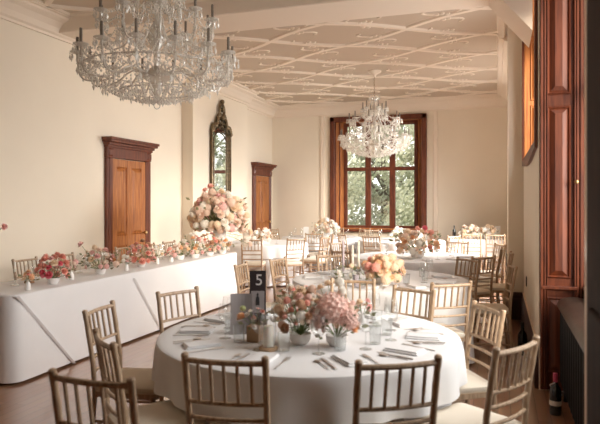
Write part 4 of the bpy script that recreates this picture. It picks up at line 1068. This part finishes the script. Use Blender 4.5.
stand_card(-1.5, 12.1, TZ, .12, .26, 18, 'white standing card on the table beneath the back window')
stand_card(-4.02, 12.4, TZ, .12, .24, 10, 'white standing card left of the full peach flowers at the back')
def bottle(x, y, lb, s=1, deco=False, z=0):
    r = thing('bottle', lb, 'bottle', (x, y, z))
    MB().lathe([(0, 0), (.040 * s, 0), (.043 * s, .01), (.043 * s, .18 * s), (.035 * s, .205 * s), (.016 * s, .23 * s), (.014 * s, .29 * s), (.016 * s, .30 * s), (0, .30 * s)], 18).build('bottle_body', M['bottle'], r, True)
    if deco:
        MB().lathe([(.0175 * s, .25 * s), (.0175 * s, .315 * s), (0, .317 * s)], 14).build('foil_cap', M['pink'], r, True)
        MB().lathe([(.0445 * s, .07), (.0445 * s, .105)], 18).build('bottle_label', M['paper'], r, True)
        m = MB(); m.tube([(.045 * math.cos(q) * (1 - .05 * q), .045 * math.sin(q) * (1 - .05 * q), .14 + .022 * q) for q in [i * .5 for i in range(10)]], .004, 6); m.build('ribbon', M['chalk'], r, True)
    else:
        MB().lathe([(.0165 * s, .255 * s), (.0165 * s, .305 * s), (0, .307 * s)], 14).build('foil_cap', M['ink'], r, True)
bottle(.235, 6.4, 'black glass bottle standing on the floor by the right wall skirting', 1.08)
bottle(.398, 4.68, 'dark bottle with pink cap on the floor in front of the radiator', .95, True)
bottle(-.90, 13.2, 'dark bottle on the left end of the back right table', .9, z=.764)

# ------------------------------------------------------------------ outside
grass = plain('lawn_green', (.10, .14, .05), .9, noise=.3, nscale=3)
o = MB().box((-3, 30, -.3), (60, 31, .2)).build('lawn', grass); tag(o, 'green lawn seen through the back window', 'lawn', kind='structure')
leafm = [petalmat('tree_leaves_' + n, a, b_) for n, a, b_ in (('grey', (.34, .38, .28), (.62, .64, .52)), ('pale', (.45, .48, .34), (.72, .72, .58)), ('dark', (.18, .23, .14), (.36, .42, .28)))]
bark = plain('bark', (.12, .09, .07), .9, noise=.3)
def tree(x, y, h, w, mi, label, seed, n=7000, ls=.085):
    rnd = random.Random(seed); r = thing('tree', label, 'tree', (x, y, -.2), 0, 'trees outside the back window')
    m = MB(); m.tube([(0, 0, 0), (.1, 0, h * .4), (-.1, .1, h * .85)], [.18, .13, .04], 8)
    for k in range(7):
        a = rnd.uniform(0, 6.28); z0 = h * rnd.uniform(.25, .7); m.tube([(0, 0, z0), (w * .4 * math.cos(a), w * .4 * math.sin(a), z0 + h * .18)], [.06, .02], 6)
    m.build('trunk', bark, r, True)
    m = MB(); cl = []
    for k in range(26):
        a = rnd.uniform(0, 6.28); e = rnd.uniform(.1, 1); rr = w * rnd.uniform(.15, .85) * math.sin(PI * min(.95, e * .75 + .2)); cl.append((rr * math.cos(a), rr * math.sin(a), h * e, rnd.uniform(.4, .8)))
    for i in range(n):
        c_ = rnd.choice(cl); d = Vector((rnd.gauss(0, 1), rnd.gauss(0, 1), rnd.gauss(0, 1))).normalized(); p = Vector(c_[:3]) + d * c_[3] * rnd.uniform(.6, 1)
        nn = (d + Vector((rnd.uniform(-1, 1), rnd.uniform(-1, 1), rnd.uniform(-1, 1)))).normalized(); t = nn.orthogonal().normalized(); q = nn.cross(t); l = ls * rnd.uniform(.6, 1.3)
        m.add([p - t * l, p + q * l * .5, p + t * l, p - q * l * .5], [(0, 1, 2, 3)])
    m.build('crown', leafm[mi], r)
tree(-6.2, 20.5, 5.5, 2.3, 1, 'pale bushy tree seen through the left panes of the back window', 1)
tree(-4.2, 22.5, 6.0, 2.4, 0, 'grey-green tree seen through the middle panes of the back window', 2)
tree(-2.2, 20.8, 4.6, 2.2, 1, 'pale green tree seen through the right panes of the back window', 3)
tree(1.2, 23.5, 6.5, 2.6, 2, 'dark tree right of the window view, caught in the wall mirror', 7)
tree(-8.6, 27, 8, 3.4, 2, 'dark tree further back behind the left window panes', 4, 6000, .13)
tree(-5.2, 28, 8.5, 3.6, 2, 'dark tree further back behind the middle window panes', 5, 6000, .13)
tree(-1.6, 27, 7, 3.4, 0, 'grey tree further back behind the right window panes', 6, 6000, .13)

# ------------------------------------------------------------------ light
def area(name, loc_, rot, sx, sy, power, col=(1, .93, .84), spread=170):
    l = bpy.data.lights.new(name, 'AREA'); l.shape = 'RECTANGLE'; l.size = sx; l.size_y = sy; l.energy = power; l.color = col; l.spread = math.radians(spread)
    o = bpy.data.objects.new(name, l); COL.objects.link(o); o.location = loc_; o.rotation_euler = rot; return o
R90 = PI / 2
# daylight entering the right-hand windows (pointing to -X, slightly down)
area('daylight_near', (XW + .16, (NY0 + NY1) / 2, 2.4), (0, R90 - .5, 0), 1.8, 2.5, 44, (1, .97, .93), 120)
area('daylight_high', (XW + .12, 7.25, 2.80), (0, R90 - .4, 0), 1.3, 1.5, 45, (1, .97, .93), 150)
area('daylight_far', (XW + .16, (FY0 + FY1) / 2, 2.2), (0, R90 - .6, 0), 2.2, 2.4, 300, (1, .97, .93), 125)
sun = bpy.data.lights.new('sun', 'SUN'); sun.energy = 3.8; sun.angle = math.radians(15); sun.color = (1, .86, .68)
so = bpy.data.objects.new('sun', sun); COL.objects.link(so)
so.rotation_euler = Vector((.74, -.63, .25)).to_track_quat('Z', 'Y').to_euler()
w = bpy.data.worlds.new('sky'); SC.world = w; w.use_nodes = True
w.node_tree.nodes['Background'].inputs[0].default_value = (1.0, .98, .93, 1); w.node_tree.nodes['Background'].inputs[1].default_value = 2.8
pl = bpy.data.lights.new('portal', 'AREA'); pl.shape = 'RECTANGLE'; pl.size = 2.2; pl.size_y = 2.7; pl.cycles.is_portal = True
po = bpy.data.objects.new('portal', pl); COL.objects.link(po); po.location = (xc, YB + .4, 2.24); po.rotation_euler = (R90, 0, 0); po.rotation_euler = (-R90, 0, 0)

# ------------------------------------------------------------------ camera
cam = bpy.data.cameras.new('camera'); co = bpy.data.objects.new('camera', cam); COL.objects.link(co); SC.camera = co
cam.sensor_width = 36; cam.lens = 36 * 590 / 600; cam.shift_y = -10 / 600; cam.clip_end = 200; cam.clip_start = .05
co.location = (0, 0, 1.55); co.rotation_euler = (R90, 0, YAW)
cam.dof.use_dof = True; cam.dof.focus_distance = 9.0; cam.dof.aperture_fstop = 3.2
SC.view_settings.view_transform = 'Standard'; SC.view_settings.look = 'None'; SC.view_settings.gamma = 1; SC.view_settings.exposure = -0.02; SC.view_settings.use_curve_mapping = False
SC.cycles.max_bounces = 10; SC.cycles.diffuse_bounces = 6; SC.cycles.transparent_max_bounces = 24; SC.cycles.caustics_reflective = False; SC.cycles.caustics_refractive = False
SC.cycles.sample_clamp_indirect = 6
